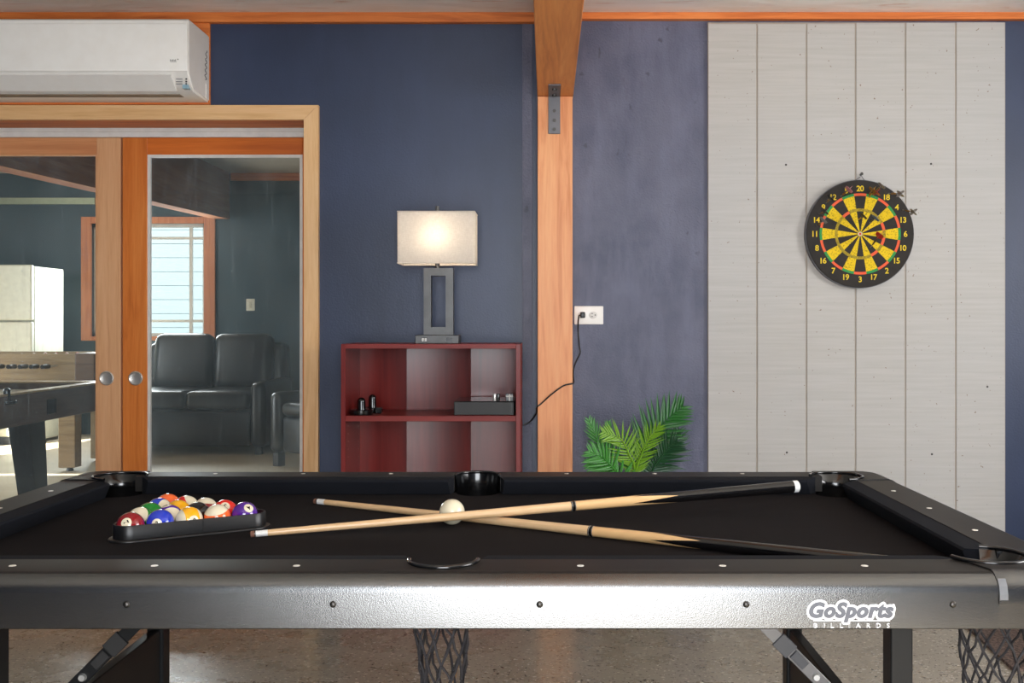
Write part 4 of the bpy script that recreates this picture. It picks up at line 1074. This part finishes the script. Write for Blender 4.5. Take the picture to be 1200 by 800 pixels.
# folding legs
mleg = pbr('satin_black_leg', lin(15, 16, 18), .4, spec=.3)
for side, (xa, xb) in (('l', (-.955, -.916)), ('r', (.572, .609))):
    lg = []
    for ya_, yb_ in ((1.735, 1.777), (2.489, 2.533)):
        q = bx(xa, xb, ya_, yb_, .018, ZA+.003, bev=.002, seg=1); o = obj('leg', q, mleg, pt)
        obj('foot', bx(xa-.003, xb+.003, ya_-.003, yb_+.003, 0, .0178, bev=.003), M['black'], o)
    pxm = (xa+xb)/2
    q = bx(pxm-.012, pxm+.012, 1.778, 2.488, .16, .452, bev=.002, seg=1); obj('leg_panel', q, M['brown_black'], pt)
    sgn = 1 if side == 'l' else -1
    yb = 1.97 if side == 'l' else 2.06
    foot_ = Vector((pxm+sgn*.02, yb, .475 if side == 'l' else .445)); 
    topp = foot_+Vector((sgn*.222, 0, .222))
    mbrc = mleg if side == 'l' else pbr('grey_brace', lin(112, 109, 108), .4, .3)
    Mb = align(foot_, topp) ; L = (topp-foot_).length
    q = B(); box(q, -.004, .004, -.0125, .0125, -.02, L, bev=.001, seg=1)
    ax = (topp-foot_).normalized(); ny = Vector((0, 1, 0)); nx = ny.cross(ax)
    Rm = Matrix.Translation(foot_) @ Matrix((nx, ny, ax)).transposed().to_4x4()
    q.free(); q = B(); box(q, -.0125, .0125, -.004, .004, -.02, L, bev=.001, seg=1, M=Rm)
    b1 = obj('folding_brace', q, mbrc, pt)
    q = B(); box(q, -.016, .016, -.008, .0, L*.40, L*.52, bev=.001, seg=1, M=Rm); box(q, -.009, .010, -.011, -.0045, L*.28, L*.39, bev=.001, seg=1, M=Rm)
    obj('brace_sleeve', q, M['matte_black'] if side == 'l' else pbr('brace_clip', lin(62, 62, 66), .4), b1)
    q = B(); pb_ = Rm @ Vector((0, -.004, L*.18)); rod(q, pb_, pb_+Vector((0, -.006, 0)), .008, .006, 12); obj('brace_bolt', q, M['chrome'], b1, smooth=40)
    for yy_ in (2.492,):
        p = Vector((pxm+.004, 2.489, .635)); q = B(); rod(q, p, p+Vector((0, -.005, 0)), .006, .005, 10); obj('leg_bolt', q, M['chrome'], pt, smooth=40)

# ------------------------------------------------------------------ balls and rack
BR = .0286
cols = {'yellow': lin(250, 178, 20), 'blue': lin(36, 60, 190), 'red': lin(228, 44, 34), 'purple': lin(82, 34, 142), 'orange': lin(250, 110, 52),
        'green': lin(18, 128, 40), 'maroon': lin(140, 24, 30), 'black': lin(22, 20, 20)}
cream = lin(232, 222, 194)
mcream = pbr('ball_cream', cream, .08, c2=cream, coat=.6); mnum = pbr('ball_print', lin(24, 22, 24), .2)
def ballmat(name, c, stripe):
    m, nt, b = newmat(name); b.inputs['Roughness'].default_value = .08; b.inputs['Coat Weight'].default_value = .6; b.inputs['Coat Roughness'].default_value = .03
    if not stripe: b.inputs['Base Color'].default_value = c; return m
    tc = nt.nodes.new('ShaderNodeTexCoord'); sp_ = nt.nodes.new('ShaderNodeSeparateXYZ'); nt.links.new(tc.outputs['Object'], sp_.inputs[0])
    ab = nt.nodes.new('ShaderNodeMath'); ab.operation = 'ABSOLUTE'; nt.links.new(sp_.outputs['Z'], ab.inputs[0])
    lt = nt.nodes.new('ShaderNodeMath'); lt.operation = 'LESS_THAN'; lt.inputs[1].default_value = BR*.52; nt.links.new(ab.outputs[0], lt.inputs[0])
    nt.links.new(mix(nt, lt.outputs[0], cream, c), b.inputs['Base Color']); return m
sph = bmesh.new(); bmesh.ops.create_uvsphere(sph, u_segments=40, v_segments=24, radius=BR)
sphere_mesh = bpy.data.meshes.new('ball'); sph.to_mesh(sphere_mesh); sph.free(); sphere_mesh.polygons.foreach_set('use_smooth', [True]*len(sphere_mesh.polygons))
def ball(num, cname, stripe, pos, spot, up, axis, label, group='racked pool balls'):
    """spot: direction of the number (world), up: top of the number (world), axis: stripe axis (world)"""
    me = sphere_mesh.copy(); me.materials.append(ballmat('ball_%s%s' % (cname, '_stripe' if stripe else ''), cols[cname], stripe))
    o = bpy.data.objects.new('pool_ball', me); COL.objects.link(o); o.location = pos; W[o.name] = Vector(pos)
    tag(o, label, 'pool ball', group)
    s = Vector(spot).normalized()
    if stripe:
        ax = Vector(axis); ax = (ax-s*ax.dot(s)).normalized(); R = Matrix((s, ax.cross(s), ax)).transposed()
        o.rotation_euler = R.to_euler(); Ri = R.inverted()
    else: Ri = Matrix.Identity(3)
    u = Vector(up); u = (u-s*u.dot(s)).normalized(); r = u.cross(s)
    def onb(x, y, lift): return Ri @ ((s*math.sqrt(max(0, BR*BR-x*x-y*y))+r*x+u*y).normalized()*(BR+lift))
    def link(name, bm, mat, par):
        m_ = bpy.data.meshes.new(name); bm.normal_update(); bm.to_mesh(m_); bm.free(); m_.materials.append(mat)
        c = bpy.data.objects.new(name, m_); COL.objects.link(c); c.parent = par; return c
    q = B(); c0 = q.verts.new(onb(0, 0, .0002)); rings_ = []
    for k in range(1, 4):
        rr_ = .0105*k/3; rings_.append([q.verts.new(onb(rr_*math.cos(t*2*pi/24), rr_*math.sin(t*2*pi/24), .0002)) for t in range(24)])
    for t in range(24): q.faces.new([c0, rings_[0][t], rings_[0][(t+1) % 24]])
    for a, b_ in zip(rings_, rings_[1:]):
        for t in range(24): q.faces.new([a[t], b_[t], b_[(t+1) % 24], a[(t+1) % 24]])
    sp = link('number_spot', q, mcream, o)
    q = B(); put_text(q, str(num)+('.' if num in (6, 9) else ''), lambda x, y: onb(x, y, .00045), .0135 if num < 10 else .0115, offset=.0004)
    link('numeral', q, mnum, sp)
    return o
p7 = Vector((-.872, 2.183, 0)); dirv = Vector((.199, .125, 0)).normalized(); pitch = .0597
e2 = Matrix.Rotation(pi/3, 3, 'Z') @ dirv
def bp(i, j): v = p7+dirv*pitch*i+e2*pitch*j; return (v.x, v.y, ZB+BR)
v_ = lambda *a: Vector(a)
ball(7, 'maroon', 0, bp(0, 0), (.05, -.9, .40), (.75, 0, .65), None, 'solid maroon ball with a 7 at the left corner of the rack')
ball(2, 'blue', 0, bp(1, 0), (.1, -.95, .12), (0, 0, 1), None, 'solid blue ball second from left along the front of the rack')
ball(9, 'yellow', 1, bp(2, 0), (.67, -.83, .12), (.9, .3, .4), (.83, .66, .05), 'cream ball with amber stripe in the front row of the rack')
ball(13, 'orange', 1, bp(3, 0), (.2, -1, -.25), (0, 0, 1), (-.05, -.45, .9), 'cream topped orange striped ball in the front row of the rack')
ball(4, 'purple', 0, bp(4, 0), (.515, -.6, .67), (.3, .3, -1), None, 'solid purple ball with a 4 at the right corner of the rack')
ball(14, 'green', 1, bp(0, 1), (.4, -.6, -.6), (0, 0, 1), (-.45, .0, .9), 'cream topped green striped ball behind the maroon ball')
ball(6, 'green', 0, bp(0, 2), (0, 1, -.3), (0, 0, 1), None, 'solid green ball on the left edge of the rack')
ball(10, 'blue', 1, bp(0, 3), (-.2, -.5, .2), (0, 0, 1), (1, -.2, .05), 'blue striped ball showing cream on its right side')
ball(5, 'orange', 0, bp(0, 4), (0, 1, 0), (0, 0, 1), None, 'solid orange ball at the far corner of the rack')
ball(12, 'purple', 1, bp(1, 1), (-.2, -.1, 1), (0, 1, 0), (.5, -.55, -.65), 'purple striped ball in the middle behind the blue ball')
ball(1, 'yellow', 0, bp(1, 2), (0, .8, -.6), (0, 0, 1), None, 'solid amber yellow ball in the middle of the rack')
ball(11, 'red', 1, bp(1, 3), (-.6, .1, .75), (0, 1, 0), (-.75, -.1, -.6), 'bright red striped ball at the back of the rack beside the orange ball')
ball(8, 'black', 0, bp(2, 1), (.2, -.6, -.7), (0, 0, 1), None, 'solid black ball in the middle of the rack')
ball(15, 'maroon', 1, bp(2, 2), (.5, .8, -.2), (0, 0, 1), (-.3, -.4, 1), 'cream topped ball with a thin maroon edge behind the black ball')
ball(3, 'red', 0, bp(3, 1), (.25, -.75, .64), (-.2, .2, -1), None, 'solid red ball with a 3 beside the purple ball')
cb = bpy.data.objects.new('cue_ball', sphere_mesh.copy()); cb.data.materials.append(mcream); COL.objects.link(cb)
cb.location = (-.2135, 2.345, ZB+BR); tag(cb, 'plain cream cue ball behind the crossed cues', 'cue ball')

corners = [p7, p7+dirv*pitch*4, p7+e2*pitch*4]
cen = sum(corners, Vector())/3; corners[1] = corners[1]+dirv*.012
def tri_path(off, z, n=8):
    out = []
    for i in range(3):
        c = corners[i]; a = corners[i-1]; b_ = corners[(i+1) % 3]
        d0 = (c-a).normalized(); d1 = (b_-c).normalized()
        n0 = Vector((d0.y, -d0.x, 0)); n1 = Vector((d1.y, -d1.x, 0))
        a0 = math.atan2(n0.y, n0.x); a1 = math.atan2(n1.y, n1.x)
        while a1 < a0: a1 += 2*pi
        for k in range(n+1):
            a_ = a0+(a1-a0)*k/n; out.append(Vector((c.x+off*math.cos(a_), c.y+off*math.sin(a_), z)))
    return out
rk = thing('ball_rack', 'black plastic triangle rack holding the coloured balls', 'ball rack', (cen.x, cen.y, ZB))
ri = BR+.0016
secs = [(ri, .001), (ri, .033), (ri+.0012, .0345), (ri+.0030, .0345), (ri+.0042, .033), (ri+.0046, .006), (ri+.013, .0045), (ri+.014, .003), (ri+.014, .001), (ri, .001)]
q = B(); rows = [[q.verts.new(p) for p in tri_path(o_, ZB+z)] for o_, z in secs[:-1]]; rows.append(rows[0])
for A, C in zip(rows, rows[1:]):
    for i in range(len(A)): q.faces.new([A[i], A[(i+1) % len(A)], C[(i+1) % len(A)], C[i]])
bmesh.ops.recalc_face_normals(q, faces=q.faces); obj('rack_wall', q, M['black'], rk, smooth=40)
nf = Vector((dirv.y, -dirv.x, 0))
for t in (.56,):
    p = corners[0].lerp(corners[1], t)+nf*(ri+.0042); q = B(); rod(q, Vector((p.x, p.y, ZB+.006)), Vector((p.x, p.y, ZB+.035)), .0011, n=6); obj('mould_seam', q, M['black'], rk)

# ------------------------------------------------------------------ cues
mshaftw = wood('cue_maple', lin(226, 190, 146), lin(236, 204, 164), lin(212, 172, 124), 'Z', .25, 40, coat=.5)
def point_mat():
    m, nt, b = newmat('cue_points'); b.inputs['Roughness'].default_value = .18; b.inputs['Coat Weight'].default_value = .5
    tc = nt.nodes.new('ShaderNodeTexCoord'); sp_ = nt.nodes.new('ShaderNodeSeparateXYZ'); nt.links.new(tc.outputs['Object'], sp_.inputs[0])
    at2 = nt.nodes.new('ShaderNodeMath'); at2.operation = 'ARCTAN2'; nt.links.new(sp_.outputs['Y'], at2.inputs[0]); nt.links.new(sp_.outputs['X'], at2.inputs[1])
    mu = nt.nodes.new('ShaderNodeMath'); mu.operation = 'MULTIPLY'; mu.inputs[1].default_value = 2/pi; nt.links.new(at2.outputs[0], mu.inputs[0])
    pp = nt.nodes.new('ShaderNodeMath'); pp.operation = 'PINGPONG'; pp.inputs[1].default_value = .5; nt.links.new(mu.outputs[0], pp.inputs[0])
    m3 = nt.nodes.new('ShaderNodeMath'); m3.operation = 'MULTIPLY_ADD'; m3.inputs[1].default_value = .22; m3.inputs[2].default_value = .135; nt.links.new(pp.outputs[0], m3.inputs[0])
    gt_ = nt.nodes.new('ShaderNodeMath'); gt_.operation = 'GREATER_THAN'; nt.links.new(sp_.outputs['Z'], gt_.inputs[0]); nt.links.new(m3.outputs[0], gt_.inputs[1])
    sub = nt.nodes.new('ShaderNodeMath'); sub.operation = 'SUBTRACT'; nt.links.new(sp_.outputs['Z'], sub.inputs[0]); nt.links.new(m3.outputs[0], sub.inputs[1])
    nt.links.new(mix(nt, gt_.outputs[0], lin(228, 186, 132), lin(16, 15, 16)), b.inputs['Base Color']); return m
mpts = point_mat(); mtip = pbr('leather_tip', lin(122, 84, 68), .8); mfer = pbr('white_ferrule', lin(240, 240, 238), .3)
def cue(p0, p1, roll, label):
    p0, p1 = Vector(p0), Vector(p1); L = (p1-p0).length
    t = thing('pool_cue', label, 'pool cue', tuple(p0), 'crossed pool cues')
    t.rotation_euler = ((p1-p0).to_track_quat('Z', 'Y').to_matrix() @ Matrix.Rotation(roll, 3, 'Z')).to_euler()
    jr = .558*L
    rad = lambda s: (.0066+(.0108-.0066)*s/jr) if s < jr else (.0108+(.0143-.0108)*(s-jr)/(L-jr))
    def seg(name, a, b_, mat, grow=0, cap=0):
        q = B(); n = 6; prof = [(0, 0)]+[(rad(a+(b_-a)*k/n)+grow, (b_-a)*k/n) for k in range(n+1)]
        prof += [(rad(b_)*.75, (b_-a)+cap)] if cap else []; prof += [(0, (b_-a)+cap)]
        lathe(q, prof, 28)
        m_ = bpy.data.meshes.new(name); q.normal_update(); q.to_mesh(m_); q.free(); m_.materials.append(mat)
        m_.polygons.foreach_set('use_smooth', [True]*len(m_.polygons)); m_.set_sharp_from_angle(angle=math.radians(40))
        o = bpy.data.objects.new(name, m_); COL.objects.link(o); o.parent = t; o.location = (0, 0, a); return o
    seg('leather_tip', .001, .009, mtip); seg('tip_band', .009, .0115, M['gloss']); seg('ferrule', .0115, .036, mfer); seg('shaft', .036, jr-.005, mshaftw)
    jo = seg('joint_ring', jr-.005, jr+.006, M['gloss'], .0003)
    for d_ in (-.0035, .0045):
        q = B(); lathe(q, [(rad(jr)+.0002, 0), (rad(jr)+.0006, .0004), (rad(jr)+.0006, .0008), (rad(jr)+.0002, .0012)], 28)
        m_ = bpy.data.meshes.new('ring_line'); q.to_mesh(m_); q.free(); m_.materials.append(M['chrome']); o = bpy.data.objects.new('ring_line', m_); COL.objects.link(o); o.parent = jo; o.location = (0, 0, .005+d_)
    seg('butt', jr+.006, L-.016, mpts); seg('butt_cap', L-.016, L-.004, mfer, 0, .003)
cue((-.627, 2.203, ZB+.0068), (.601, 2.489, ZB+.064), .35, 'upper pool cue whose white capped butt lies towards the far right pocket')
cue((-.583, 2.618, ZB+.0068), (.632, 1.892, ZB+.0150), .2, 'lower pool cue passing under the other towards the near rail')
